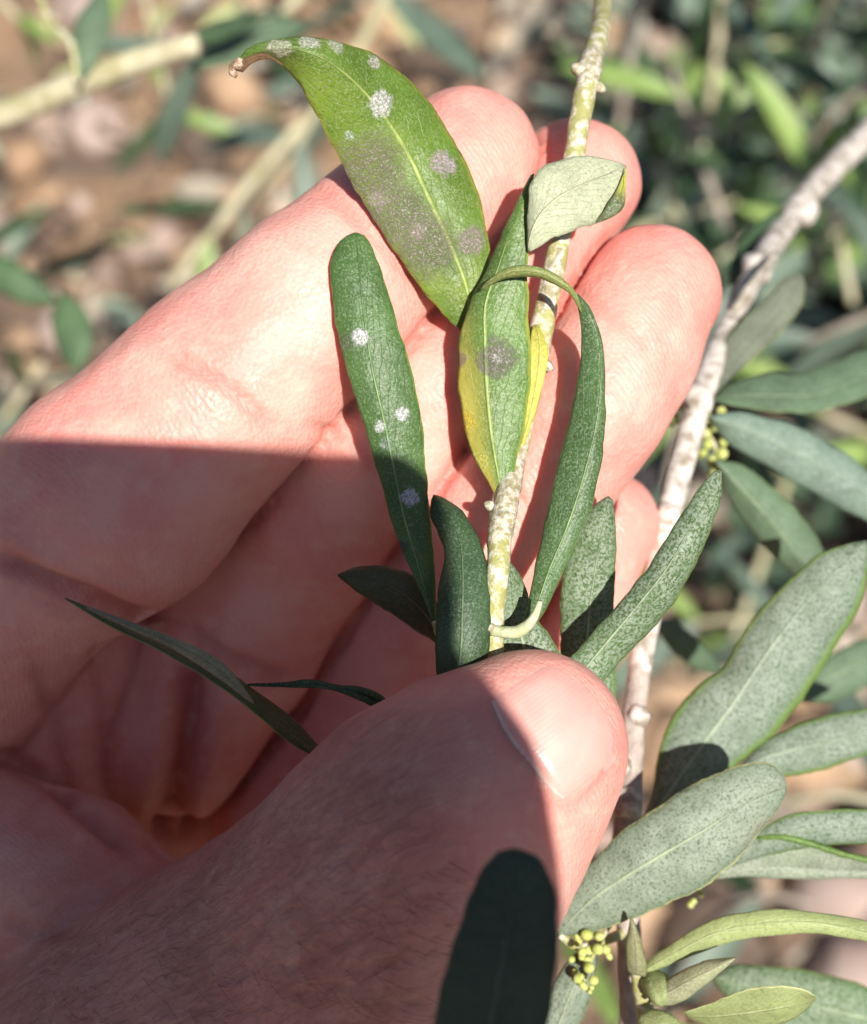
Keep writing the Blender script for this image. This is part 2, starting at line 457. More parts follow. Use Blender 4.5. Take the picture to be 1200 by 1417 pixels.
# middle and ring folds
crease([(425, 585), (460, 600), (500, 625), (535, 660)], 6, .45, .4, dmax=190)
crease([(440, 610), (475, 632)], 6, .15, .3, dmax=190)
crease([(250, 860), (300, 900), (360, 925), (420, 935)], 8, .8, .5)
crease([(655, 640), (690, 668), (730, 700)], 6, .4, .4)
crease([(790, 395), (830, 430), (890, 470), (955, 520)], 6, .2, .25, dmax=188)
crease([(730, 280), (770, 330), (800, 372)], 6, .3, .25)
# valleys where two fingers press together
gd = []
for gname in 'ABCDE':
    dm = np.full(len(HV), 99.)
    for pts in CH[gname]:
        Q = [(np.array(cmm(*p[:3])), p[3]*p[2]/F) for p in pts]
        for (p0, r0), (p1, r1) in zip(Q[:-1], Q[1:]):
            ab = p1-p0; h = np.clip(((HV-p0)@ab)/float(ab@ab), 0, 1)
            dm = np.minimum(dm, np.linalg.norm(HV-p0-h[:, None]*ab, axis=1)-(r0+(r1-r0)*h))
    gd.append(dm)
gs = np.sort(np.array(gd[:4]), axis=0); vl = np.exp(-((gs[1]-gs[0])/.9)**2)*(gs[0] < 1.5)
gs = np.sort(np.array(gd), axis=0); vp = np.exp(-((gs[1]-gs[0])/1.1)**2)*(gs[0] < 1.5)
disp -= .75*vl; red_shade = np.maximum(red_shade, vl); red_shade = np.maximum(red_shade, .8*vp)  # valley shade painted as a darker red in the skin colour
# palm folds
crease([(255, 900), (262, 980), (250, 1080), (228, 1170)], 18, 3.4, .9, dmin=172)
crease([(40, 900), (70, 980), (85, 1060), (100, 1130)], 9, .45, .5)
crease([(130, 880), (140, 960), (150, 1060)], 8, .35, .4)
crease([(0, 1038), (70, 1088), (150, 1155), (190, 1190)], 9, 1.2, .7, dmin=166)
crease([(300, 860), (290, 910), (300, 960)], 8, .3, .4)
crease([(0, 1270), (60, 1290), (120, 1288)], 9, .5, .5)
# thumb: wrinkles over the joint
for (x, y, L_, a, dpt) in ((420, 1330, 70, -.15, .16), (480, 1300, 60, -.2, .14), (340, 1300, 60, -.3, .14), (520, 1340, 80, -.1, .16), (440, 1370, 90, -.05, .16), (560, 1390, 70, .1, .16), (330, 1350, 50, -.3, .12), (405, 1260, 50, -.35, .12),
                           (500, 1180, 60, -.45, .07), (470, 1150, 50, -.5, .07), (560, 1110, 40, .8, .06), (580, 1140, 50, .8, .06), (300, 1390, 80, -.2, .12)):
    crease([(x-L_/2, y-a*L_/2), (x-L_/6, y-a*L_/6+6), (x+L_/6, y+a*L_/6-5), (x+L_/2, y+a*L_/2)], 5.5, dpt*2.1, .4, dmax=172)
# nail groove along the sides and root of the nail
crease([(684, 972), (700, 1012), (735, 1058), (786, 1118), (830, 1088), (852, 1050)], 6, .5, .25, dmax=158)
lump = np.array([noise.noise(Vector((p[0]*.13, p[1]*.13, p[2]*.13)))*.38+noise.noise(Vector((p[0]*.38, p[1]*.38, p[2]*.38)))*.11 for p in HV])
HV = HV+HN*(disp+lump)[:, None]
HV = laplace(HV, HQ, 1)
# skin colour: pinker pads and tips, redder folds with shade painted in
tipc = np.zeros(len(HV))
for c in ((648, 224, 180), (800, 252, 190), (905, 407, 184), (838, 725, 194), (738, 1031, 155)):
    q = np.array(cmm(*c)); tipc = np.maximum(tipc, np.exp(-(np.linalg.norm(HV-q, axis=1)/13.)**2))
HW = (HV*.001)@CMn[:3, :3].T+CMn[:3, 3]

def skin_mat():
    s = NT('skin')
    at = s.n('ShaderNodeAttribute'); at.attribute_name = 'skin'
    sp = s.n('ShaderNodeSeparateColor'); s.l(at.outputs['Color'], sp.inputs[0])
    red, tips, back = sp.outputs[0], sp.outputs[1], sp.outputs[2]
    n1 = s.noise(110, 4, .6); n2 = s.noise(420, 3)
    c = s.mix(s.ramp(n1, .3, .72), (.80, .43, .36), (.76, .30, .255))
    c = s.mix(s.math('MULTIPLY', tips, .55), c, (.76, .26, .22))
    c = s.mix(s.math('MULTIPLY', red, .72), c, (.46, .11, .085))  # redder folds, their shade painted darker
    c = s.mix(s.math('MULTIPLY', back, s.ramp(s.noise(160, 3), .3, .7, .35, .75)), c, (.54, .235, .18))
    c = s.mix(s.math('MULTIPLY', s.ramp(n2, .5, .75), .3), c, (.84, .54, .44))
    pores = s.voro(1900.); cells = s.voro(900.)
    # fine stretched lines on the back of the thumb
    wr = s.noise(1., 4, .65, s.stretch(260, 1000, 500, (0, 0, R(24))), .9)
    c = s.mix(s.math('MULTIPLY', s.math('MULTIPLY', s.ramp(wr, .54, .38), back), .26), c, (.34, .13, .10))
    ridg = s.n('ShaderNodeTexWave'); ridg.inputs['Scale'].default_value = 620; ridg.inputs['Distortion'].default_value = 5.; ridg.inputs['Detail'].default_value = 1.5
    ridg.inputs['Detail Scale'].default_value = .35
    s.l(s.stretch(1, 1, 1, (.3, .2, R(50))), ridg.inputs['Vector'])
    h = s.math('ADD', s.math('MULTIPLY', pores, .55), s.math('MULTIPLY', cells, .35))
    h = s.math('ADD', h, s.math('MULTIPLY', s.math('MULTIPLY', wr, back), 6.))
    h = s.math('ADD', h, s.math('MULTIPLY', s.math('MULTIPLY', ridg.outputs['Fac'], s.math('SUBTRACT', 1., back)), .15))
    h = s.math('ADD', h, s.math('MULTIPLY', s.noise(260, 4, .6), .9))
    s.set(Base_Color=c, Roughness=s.ramp(s.noise(300, 3), .3, .7, .42, .58), Normal=s.bump(h, .00017, .8))
    s.b.inputs['Subsurface Weight'].default_value = .55
    s.b.inputs['Subsurface Radius'].default_value = (1.0, .28, .16)
    s.b.inputs['Subsurface Scale'].default_value = .0022
    s.b.inputs['Specular IOR Level'].default_value = .38
    return s.m
SKIN = skin_mat()
root_hand = Vector(P(200, 1200, 200))
person = empty('person', root_hand, 'bare open hand pinching the spotted shoot between thumb and curled fingers', 'hand')
me = bpy.data.meshes.new('hand')
loc = (HW-np.array(root_hand)).astype(np.float32)
me.vertices.add(len(loc)); me.vertices.foreach_set('co', loc.ravel())
me.loops.add(HQ.size); me.loops.foreach_set('vertex_index', HQ.astype(np.int32).ravel())
me.polygons.add(len(HQ)); me.polygons.foreach_set('loop_start', np.arange(0, HQ.size, 4, dtype=np.int32))
me.polygons.foreach_set('use_smooth', np.ones(len(HQ), bool))
me.update(calc_edges=True); me.validate()
# thumb back mask: near surface with the thumb chain depth
hpx = 600+HV[:, 0]/-HV[:, 2]*F; hpy = 708.5-HV[:, 1]/-HV[:, 2]*F
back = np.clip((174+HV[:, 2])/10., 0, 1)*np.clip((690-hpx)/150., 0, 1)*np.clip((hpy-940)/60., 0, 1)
ca = me.color_attributes.new('skin', 'FLOAT_COLOR', 'POINT')
ca.data.foreach_set('color', np.stack([red_shade, tipc, back, np.ones(len(HV))], 1).astype(np.float32).ravel())
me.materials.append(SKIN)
hand = bpy.data.objects.new('hand', me); COL.objects.link(hand); hand.parent = person
print('hand verts', len(HV))
HBVH = BVHTree.FromPolygons([Vector(v) for v in HV], [tuple(int(i) for i in q) for q in HQ])
def hand_depth(px, py):
    d = cmm(px, py, 1.).normalized()
    hit = HBVH.ray_cast(Vector((0, 0, 0)), d)
    return (-hit[0].z, hit[1]) if hit[0] is not None else (None, None)

# thumb nail: a thin plate set into the tip
def nail_mat():
    s = NT('nail')
    uvn = s.n('ShaderNodeUVMap'); uvn.uv_map = 'UVMap'
    sep = s.n('ShaderNodeSeparateXYZ'); s.l(uvn.outputs[0], sep.inputs[0]); v = sep.outputs[1]; u = sep.outputs[0]
    c = s.mix(s.ramp(s.noise(220, 2), .3, .7), (.78, .36, .315), (.82, .42, .37))
    c = s.mix(s.ramp(v, .015, .05, .9, 0.), c, (.88, .66, .58))        # pale root
    c = s.mix(s.ramp(v, .93, .99), c, (.80, .52, .44))              # free edge
    st = s.n('ShaderNodeTexWave'); st.inputs['Scale'].default_value = 9; st.inputs['Distortion'].default_value = 1.
    s.l(uvn.outputs[0], st.inputs['Vector'])
    s.set(Base_Color=c, Roughness=.30, Normal=s.bump(st.outputs['Fac'], .00002, .5))
    s.b.inputs['Subsurface Weight'].default_value = .4; s.b.inputs['Subsurface Scale'].default_value = .0015
    s.b.inputs['Subsurface Radius'].default_value = (1., .4, .25)
    return s.m
NA = cr([(676, 960), (700, 1015), (732, 1056), (764, 1094), (792, 1116)], 22)   # root
NB = cr([(752, 912), (803, 930), (840, 968), (856, 1012), (852, 1062)], 22)     # free edge
nv_, vv_, uu_ = [], 26, 22
V = []; uvs = []
for i in range(vv_):
    t = i/(vv_-1)
    for j in range(uu_):
        q = NA[j]*(1-t)+NB[j]*t
        d, n = hand_depth(q[0], q[1])
        if d is None: d, n = 152., Vector((0, 0, 1))
        sx = j/(uu_-1)
        rim = min(1, 5*t+.5, 9*min(sx, 1-sx)+.0, 3.5*(1-t)+.25)
        p = cmm(q[0], q[1], d)
        V.append([p, n, rim, sx, t])
Z = np.array([v[0] for v in V]).reshape(vv_, uu_, 3)
for _ in range(2):
    Z[1:-1, 1:-1] = (Z[:-2, 1:-1]+Z[2:, 1:-1]+Z[1:-1, :-2]+Z[1:-1, 2:])/4
W = []
for k, v in enumerate(V):
    p = Vector(Z.reshape(-1, 3)[k]); W.append(CM@((p+Vector((0.15, .1, 1)).normalized()*(-.22+.50*v[2]))*.001))
for k, v in enumerate(V):
    p = Vector(Z.reshape(-1, 3)[k]); W.append(CM@((p+Vector((0.15, .1, 1)).normalized()*(-.75))*.001))
n0 = vv_*uu_; fs = []
for i in range(vv_-1):
    for j in range(uu_-1):
        a = i*uu_+j; fs += [(a, a+uu_, a+uu_+1, a+1), (n0+a, n0+a+1, n0+a+uu_+1, n0+a+uu_)]
b_ = [j for j in range(uu_)]+[i*uu_+uu_-1 for i in range(1, vv_)]+[(vv_-1)*uu_+j for j in range(uu_-2, -1, -1)]+[i*uu_ for i in range(vv_-2, 0, -1)]
for a, b in zip(b_, b_[1:]+b_[:1]): fs.append((a, b, n0+b, n0+a))
nail = mesh_obj('thumb_nail', W, fs, [nail_mat()], hand, None, np.array([(v[3], v[4]) for v in V]*2), root=root_hand)

# fine pale hairs on the back of the thumb
def hair_mat():
    s = NT('hair'); s.set(Base_Color=(.24, .10, .06), Roughness=.5); return s.m
V = []; fs = []
for k in range(420):
    px = rng.uniform(20, 640); py = rng.uniform(1130, 1440)
    d, n = hand_depth(px, py)
    if d is None or d > 168: continue
    if (px-640)*.5+(py-1240) < -60 and px > 300: continue
    p = cmm(px, py, d-.0)
    g = Vector((rng.normal(.9, .25), rng.normal(-.25, .3), 0)); g = (g-n*g.dot(n)).normalized()
    L_ = rng.uniform(2., 4.6); sd = n.cross(g)*.019
    c0 = p; c1 = p+g*L_*.5+n*L_*.16; c2 = p+g*L_+n*L_*.12+n.cross(g)*rng.normal(0, .25)
    b0 = len(V)
    for c_, w in ((c0, 1), (c1, .8), (c2, .1)):
        V += [CM@((c_-sd*w)*.001), CM@((c_+sd*w)*.001), CM@((c_+n*.03*w)*.001)]
    for q in (0, 3):
        for a, b in ((0, 1), (1, 2), (2, 0)): fs.append((b0+q+a, b0+q+b, b0+q+3+b, b0+q+3+a))
hair = mesh_obj('hair', V, fs, [hair_mat()], hand, root=root_hand); hair['kind'] = 'stuff'

# ------------------------------------------------------------------ the phone that takes the picture and shades the palm
def phone_mat(name, col, rough, metal=0.):
    s = NT(name); s.set(Base_Color=s.mix(s.ramp(s.noise(60, 3), .4, .6), col, tuple(x*1.15 for x in col)), Roughness=rough, Metallic=metal); return s.m
def rbox(name, x0, x1, y0, y1, z0, z1, r, mat, parent, root, rot=0.):
    """rounded slab in camera millimetres"""
    pts = []
    for cx, cy, a0 in ((x1-r, y1-r, 0), (x0+r, y1-r, 90), (x0+r, y0+r, 180), (x1-r, y0+r, 270)):
        for k in range(9):
            a = R(a0+k*11.25); pts.append((cx+r*math.cos(a), cy+r*math.sin(a)))
    ca_, sa_ = math.cos(R(2.6)), math.sin(R(2.6))
    pts = [(38.6+(x-38.6)*ca_+(y-6.6)*sa_, 6.6-(x-38.6)*sa_+(y-6.6)*ca_) for x, y in pts] if name in ('body', 'screen') else pts
    n = len(pts); V = []; e = min(.8, (z1-z0)*.25)
    mx, my = (x0+x1)/2, (y0+y1)/2
    for z, s_ in ((z0, e), (z0+e, 0), (z1-e, 0), (z1, e)):
        for x, y in pts:
            X = mx+(x-mx)*(1-s_/(x1-mx)); Y = my+(y-my)*(1-s_/(y1-my))
            V.append(CM@(Vector((X, Y, z))*.001))
    fs = [tuple(reversed(range(n))), tuple(range(3*n, 4*n))]
    for q in range(3):
        for k in range(n): fs.append((q*n+k, q*n+(k+1) % n, (q+1)*n+(k+1) % n, (q+1)*n+k))
    return mesh_obj(name, V, fs, [mat], parent, smooth=False, root=root)
proot = CM@(Vector((0, -60, 8))*.001)
phone = empty('smartphone', proot, 'black phone held over the hand whose square shadow darkens the palm', 'phone')
pb = phone_mat('phone_back', (.03, .03, .035), .3); pm = phone_mat('phone_metal', (.3, .3, .31), .35, 1.)
rbox('body', -48, 38.6, -152, 6.6, 4, 12.5, 7, pb, phone, proot)
rbox('screen', -46, 35, -150, 4.6, 12.52, 13.1, 5.5, phone_mat('phone_glass', (.01, .01, .012), .08), phone, proot)
for (x, y) in ((0, 0), (13, -1), (-13, -1)):
    rbox('lens_ring', x-4, x+4, y-4, y+4, 3.0, 3.98, 3.9, pm, phone, proot)

# ------------------------------------------------------------------ leaf surfaces
def sp(px, py, d, rpx, col=(.78, .74, .78), soft=.2): return (tuple(P(px, py, d)), rpx*d/F*.001, col, soft)
GREEN = (.10, .20, .028); DEEP = (.065, .15, .035); GREY = (.15, .215, .115)
WHITE = (.76, .73, .73)
M_under = under_mat('leaf_under')
M_under_brown = under_mat('leaf_under_brown', (.16, .09, .04), (.22, .13, .07), (.3, .2, .1))
M_big = leaf_mat('leaf_spotted', (.105, .185, .022), amt=.35, speck=(.24, .31, .13), rib=(.46, .55, .16), edge=(.34, .36, .06), edge_w=.03, rough=.36, trans=.35,
    blush=((.19, .28, .03), .5, .7),
    spots=[sp(526, 140, 155, 21, WHITE), sp(615, 221, 155, 21, (.50, .40, .43)), sp(519, 87, 154, 12, (.6, .55, .5)), sp(468, 64, 152, 16, (.55, .56, .45)), sp(431, 60, 151, 17, (.62, .62, .52)), sp(380, 65, 149, 20, (.6, .6, .45)),
           sp(510, 240, 156, 60, (.26, .23, .18), .6), sp(545, 300, 156, 58, (.26, .225, .18), .6), sp(590, 335, 156, 52, (.27, .23, .19), .6), sp(525, 275, 156, 14, (.42, .33, .32), .5), sp(577, 318, 156, 13, (.42, .33, .32), .5),
           sp(655, 335, 156, 24, (.42, .32, .33), .5), sp(482, 183, 155, 9, (.5, .62, .5), .6)])
M_tall = leaf_mat('leaf_smooth', (.068, .14, .034), amt=.3, speck=(.2, .28, .16), rib=(.32, .48, .2), edge=(.20, .33, .08), edge_w=.02, rough=.38,
    spots=[sp(496, 464, 150, 15, (.78, .77, .78)), sp(554, 575, 150, 12, (.78, .78, .78)), sp(525, 594, 150, 9, (.75, .78, .75)), sp(567, 691, 151, 14, (.72, .70, .85)), sp(555, 760, 152, 12, (.10, .08, .16), .7),
           sp(478, 470, 150, 16, (.16, .2, .12), .8), sp(535, 612, 150, 12, (.4, .48, .42), .8)])
M_yel = leaf_mat('leaf_yellowing', (.10, .19, .035), amt=.35, speck=(.28, .36, .18), rib=(.5, .6, .2), edge=(.38, .42, .07), edge_w=.03, rough=.36, trans=.35,
    yellow=(.34, .62, (.52, .46, .09), (.0, .62)), 
    spots=[sp(686, 501, 152, 31, (.24, .215, .19), .3), sp(684, 494, 151, 8, (.44, .40, .39), .5), sp(639, 500, 152, 14, (.34, .24, .2), .7), sp(642, 588, 152, 22, (.80, .58, .06), .6), sp(655, 640, 152, 22, (.70, .68, .16), .6)])
M_right = leaf_mat('leaf_curled', (.068, .135, .038), amt=.42, speck=(.21, .28, .18), rib=(.36, .5, .22), edge=(.30, .42, .12), edge_w=.02, rough=.4)
M_strip = leaf_mat('leaf_margin', (.52, .50, .08), amt=.2, speck=(.7, .66, .3), rib=(.6, .6, .2), rough=.5)
M_grey = leaf_mat('leaf_scaly', (.075, .14, .045), amt=.62, speck=(.30, .36, .27), rib=(.42, .52, .32), edge=(.22, .30, .08), edge_w=.03, rough=.55, fine=3300)
M_grey2 = leaf_mat('leaf_scaly_pale', (.065, .115, .05), amt=.8, speck=(.30, .36, .295), rib=(.42, .50, .36), edge=(.16, .26, .05), edge_w=.07, rough=.6, fine=3300)
M_grey3 = leaf_mat('leaf_scaly_dull', (.085, .125, .07), amt=.9, speck=(.31, .365, .285), rib=(.42, .50, .32), edge=(.52, .55, .25), edge_w=.02, rough=.6, fine=3600, blush=((.14, .12, .07), .55, .75))
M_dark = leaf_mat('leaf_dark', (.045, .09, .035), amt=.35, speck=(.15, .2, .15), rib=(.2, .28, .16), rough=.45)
M_pale = leaf_mat('leaf_pale', (.32, .38, .15), amt=.3, speck=(.42, .46, .27), rib=(.6, .64, .34), edge=(.62, .62, .30), edge_w=.02, rough=.5)
M_soft = leaf_mat('leaf_soft', (.095, .155, .085), amt=.45, speck=(.20, .27, .19), rib=(.34, .42, .26), edge=(.2, .28, .12), edge_w=.03, rough=.55)
M_edgegreen = leaf_mat('leaf_green_margin', (.10, .19, .03), amt=.4, speck=(.24, .34, .12), rib=(.14, .24, .05), rough=.4)
M_patch_bark = bark_mat('bark_corky', (.34, .30, .17), (.64, .60, .50), .40, .60, 1300, (.22, .17, .10), .6, bumpd=.0003)
M_white_bark = bark_mat('bark_white', (.30, .25, .20), (.66, .61, .56), .36, .58, 420, (.25, .19, .15), .6)  # its dark mottling also stands in for shadows on the branch
M_yel_bark = bark_mat('bark_yellow', (.36, .35, .13), (.66, .63, .50), .46, .62, 800, (.30, .25, .10), .5)
M_bark = bark_mat('bark_grey', (.26, .22, .17), (.50, .46, .40), .3, .7, 500)

# ------------------------------------------------------------------ the shoot held in the fingers
rb = P(690, 1010, 164)
held = empty('olive_shoot', rb, 'spotted olive shoot pinched in the fingers with curled, yellowing and white-flecked leaves', 'plant')
tube('stem', held, [(836, -40, 206, 22), (834, 10, 194, 25), (830, 45, 184, 27), (817, 92, 177, 30), (803, 165, 174, 30), (795, 215, 173, 30), (775, 330, 171, 30), (757, 420, 170, 32), (744, 480, 169.5, 36), (728, 560, 168.5, 34), (708, 650, 166.5, 34), (694, 712, 163, 35), (690, 780, 160, 32), (683, 860, 160, 30), (684, 940, 160, 30), (690, 1010, 162, 30)],
     [M_yel_bark], ntot=110, seg=14, knob=.08, seed=3)
tube('bark_patch', held, [(724, 590, 167.6, 20), (712, 640, 166.2, 30), (700, 700, 162.8, 35), (692, 740, 161.6, 36), (688, 778, 160.2, 26)], [M_patch_bark], ntot=50, knob=.14, seed=5, label='whitish corky bark at the joint')
tube('bark_patch', held, [(773, 345, 170.3, 20), (762, 395, 169.8, 26), (751, 450, 169.4, 22)], [M_patch_bark], ntot=30, knob=.15, seed=8)
tube('bark_patch', held, [(826, 62, 180.5, 20), (819, 85, 177.6, 34), (813, 110, 175.8, 33), (806, 140, 174.5, 22)], [M_patch_bark], ntot=36, knob=.2, seed=11)
for (x, y, d, r, sd) in ((801, 96, 176, 11, 1), (829, 120, 175.5, 8, 2), (756, 505, 168.6, 9, 3), (700, 716, 161.5, 12, 4), (678, 700, 163, 8, 5), (677, 868, 158.6, 10, 6)):
    tube('node', held, [(x-r*.8, y-r*.6, d, r*.6), (x-r*.3, y-r*.2, d-.2, r*1.6), (x+r*.4, y+r*.3, d-.2, r*1.6), (x+r, y+r*.8, d, r*.5)], [M_patch_bark], ntot=12, knob=.3, seed=sd)

# big spotted leaf, tip rolled under
L1 = leaf('leaf', held, [(640, 460), (608, 430), (560, 368), (518, 305), (487, 252), (463, 208), (437, 160), (415, 118), (390, 90), (362, 78), (343, 84), (332, 95)],
     [(642, 458), (668, 428), (681, 380), (676, 330), (664, 272), (632, 200), (583, 128), (530, 84), (470, 57), (410, 51), (350, 62), (326, 88)],
     [(641, 460), (648, 410), (628, 350), (592, 272), (560, 205), (515, 140), (465, 92), (420, 70), (380, 66), (350, 74), (329, 92)],
     [168.5, 167, 166, 165.3, 165, 163, 160, 157, 156.5, 159], [M_big, M_under_brown], dL=[0, .3, .3, .6, 1.6, 3, 1], dR=[0, .8, 1.6, 2.4, 2.6, 1.0, 0], bulge=.06, nv=56, nu=9, seed=1, label='large bright green leaf with powdery white spots and a grey brown patch')
tube('dried_tip', held, [(334, 86, 157, 13), (327, 90, 157.6, 15), (322, 97, 158, 12), (326, 105, 157.5, 7)], [bark_mat('dry_tip', (.30, .17, .09), (.62, .48, .36), .4, .6, 1800)], ntot=16, knob=.5, seed=2)
leaf('leaf_tip', held, [(392, 91), (372, 82), (352, 86), (336, 100)], [(392, 88), (368, 74), (344, 78), (322, 94)], [(392, 90), (370, 78), (348, 82), (328, 98)], [156, 156.5, 157, 157.5], [M_under_brown, M_under_brown], nv=14, nu=3, bulge=.0, seed=4, label='brown underside of the rolled tip')

# tall white flecked leaf at the left
leaf('leaf', held, [(601, 868), (584, 822), (562, 772), (541, 722), (525, 660), (505, 592), (483, 520), (465, 445), (457, 385), (461, 350), (476, 329), (491, 321)],
     [(603, 868), (602, 800), (596, 720), (588, 640), (584, 580), (572, 518), (552, 455), (536, 405), (524, 362), (513, 336), (502, 324), (493, 321)],
     [(602, 868), (578, 780), (560, 720), (545, 650), (533, 590), (515, 510), (503, 430), (497, 370), (492, 322)],
     [162, 163, 163.5, 164, 163, 162.2, 162, 162.5, 163.5], [M_tall, M_under], dL=[0, .5, .5, .5, .4], dR=[0, .8, .9, .8, .3], bulge=.05, nv=50, nu=8, seed=2, label='narrow upright leaf with small bright white flecks')
tube('petiole', held, [(602, 862, 160, 9), (612, 884, 161.5, 12), (640, 900, 162, 14), (676, 905, 161.5, 16)], [M_yel_bark], ntot=20)

# yellowing leaf whose upper end folds over
leaf('leaf', held, [(694, 706), (680, 676), (656, 632), (642, 588), (634, 530), (636, 470), (648, 425), (668, 385), (688, 340), (706, 300), (722, 266), (734, 242)],
     [(700, 706), (708, 668), (720, 618), (731, 560), (735, 500), (732, 440), (731, 390), (731, 350), (731, 315), (732, 285), (734, 262), (740, 240)],
     [(697, 706), (690, 660), (680, 600), (674, 540), (671, 470), (672, 420), (690, 370), (705, 325), (720, 290), (737, 241)],
     [164, 164, 164, 164, 163.5, 163.5, 163.5, 163.5, 163.5, 164], [M_yel, M_under], dL=[0, 1.2, 1.6, 1.4, 1, .4], dR=[0, .4, .2, 0, 0, 0], bulge=.05, nv=46, nu=8, seed=3, label='leaf turning yellow with a round grey sooty spot')
leaf('leaf_fold', held, [(731, 350), (730, 322), (730, 295), (731, 272), (738, 246), (756, 229), (790, 219), (830, 217), (864, 227)],
     [(733, 349), (758, 334), (782, 324), (806, 316), (826, 308), (840, 297), (856, 285), (864, 262), (866, 232)],
     [(731, 346), (738, 315), (752, 292), (775, 272), (800, 259), (825, 248), (848, 238), (865, 228)],
     [162.5, 161.5, 161, 161, 162, 163.5, 165], [under_mat('leaf_under_pale', (.44, .47, .31), (.54, .56, .40), (.55, .55, .36)), M_yel], dL=[.6, .8, .4, 0, 0], dR=[0, .5, 1.2, 1.2, .3], bulge=.07, nv=34, nu=8, seed=5, label='folded-over end showing its pale underside')
leaf('leaf_tip', held, [(822, 309), (832, 296), (845, 276), (856, 258), (864, 240)], [(824, 310), (850, 299), (864, 285), (866, 262), (867, 228)], [(822, 309), (838, 298), (854, 280), (862, 260), (866, 234)],
     [162.4, 161.8, 162, 163, 164], [leaf_mat('leaf_tip_dark', (.10, .13, .05), amt=.4, speck=(.3, .32, .22), tip=(.45, .8, (.52, .52, .10))), M_under], nv=18, nu=4, bulge=.1, seed=6, label='dark green curled corner of the fold')
leaf('leaf_margin', held, [(706, 668), (712, 630), (722, 590), (729, 545), (733, 500), (734, 470), (738, 450)], [(708, 668), (722, 628), (738, 580), (748, 545), (757, 508), (758, 480), (745, 449)], [(707, 668), (717, 630), (730, 585), (739, 545), (745, 505), (746, 475), (741, 449)],
     [165, 166, 166.5, 166.5, 166.3, 166.4, 167.5], [M_strip, M_strip], nv=24, nu=4, bulge=-.1, seed=7, label='yellow rolled margin lying along the stem')

# curled leaf at the right, its tip bending over to the left
leaf('leaf', held, [(712, 872), (728, 850), (736, 810), (748, 752), (764, 680), (782, 605), (797, 540), (804, 490), (804, 450), (797, 412)],
     [(716, 878), (744, 862), (768, 815), (796, 756), (820, 696), (836, 610), (838, 545), (834, 480), (820, 432), (800, 406)],
     [(714, 876), (738, 850), (760, 790), (785, 730), (808, 660), (826, 585), (832, 520), (829, 470), (816, 432), (799, 408)],
     [160, 160, 161, 161, 161, 161, 161, 161.5, 161.5], [M_right, M_under], dL=[0, .9, 1.4, 1.6, 1.6, .8, .2], dR=[0, .2, .4, .6, .5, .2], bulge=.05, nv=46, nu=8, seed=8, label='long plain green leaf right of the stem with a hooked tip')
leaf('leaf_tip', held, [(806, 432), (796, 404), (776, 384), (748, 370), (718, 367), (694, 375), (676, 388), (665, 399)],
     [(806, 436), (790, 408), (768, 394), (744, 384), (716, 383), (694, 387), (678, 395), (666, 402)],
     [(806, 434), (793, 406), (772, 389), (746, 377), (717, 375), (694, 381), (677, 391), (665, 401)],
     [161.6, 161, 160.2, 159.8, 159.8, 160.2, 160.6, 161.6], [leaf_mat('leaf_tip_olive', (.20, .24, .07), amt=.3, speck=(.4, .42, .2), rib=(.5, .5, .2), edge=(.50, .52, .18), edge_w=.1), M_under], nv=26, nu=3, bulge=.25, dL=[0, .3, .5, .3, 0], dR=[0, .6, 1.2, .8, 0], seed=9, label='hooked tip seen edge on')
tube('petiole', held, [(680, 872, 158.6, 15), (700, 875, 158, 17), (720, 873, 157.5, 18), (738, 856, 156.8, 13), (748, 832, 156.2, 7)], [bark_mat('petiole', (.46, .50, .26), (.60, .62, .42), .3, .7, 700, (.3, .3, .15))], ntot=26, knob=.1)

# leaves round the thumb tip
leaf('leaf', held, [(606, 960), (603, 900), (604, 850), (609, 800), (616, 768), (606, 735), (596, 716), (597, 690), (600, 684)],
     [(655, 950), (676, 905), (678, 850), (675, 795), (665, 750), (646, 715), (628, 698), (612, 688), (602, 684)],
     [(630, 955), (638, 900), (640, 850), (641, 800), (638, 755), (626, 722), (612, 702), (601, 685)],
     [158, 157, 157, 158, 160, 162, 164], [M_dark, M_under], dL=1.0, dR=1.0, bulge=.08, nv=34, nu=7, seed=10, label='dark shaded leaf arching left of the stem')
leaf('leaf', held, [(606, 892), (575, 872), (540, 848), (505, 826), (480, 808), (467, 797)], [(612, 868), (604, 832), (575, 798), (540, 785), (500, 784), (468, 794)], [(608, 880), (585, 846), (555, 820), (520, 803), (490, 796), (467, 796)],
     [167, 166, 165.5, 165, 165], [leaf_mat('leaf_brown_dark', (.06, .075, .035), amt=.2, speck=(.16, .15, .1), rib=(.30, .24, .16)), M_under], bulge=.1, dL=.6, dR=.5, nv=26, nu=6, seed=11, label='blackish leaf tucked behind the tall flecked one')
leaf('leaf', held, [(776, 960), (775, 900), (775, 850), (778, 800), (790, 765), (808, 722), (826, 697), (840, 687)], [(852, 980), (852, 930), (850, 870), (851, 810), (852, 760), (851, 715), (848, 692), (842, 686)], [(815, 970), (812, 900), (815, 850), (822, 800), (830, 750), (837, 715), (841, 687)],
     [169, 168.5, 168, 167, 166, 166], [M_grey, M_under], bulge=.06, dL=.6, dR=.8, nv=36, nu=7, seed=12, label='short upright scaly leaf between the plain leaf and the slanting one')
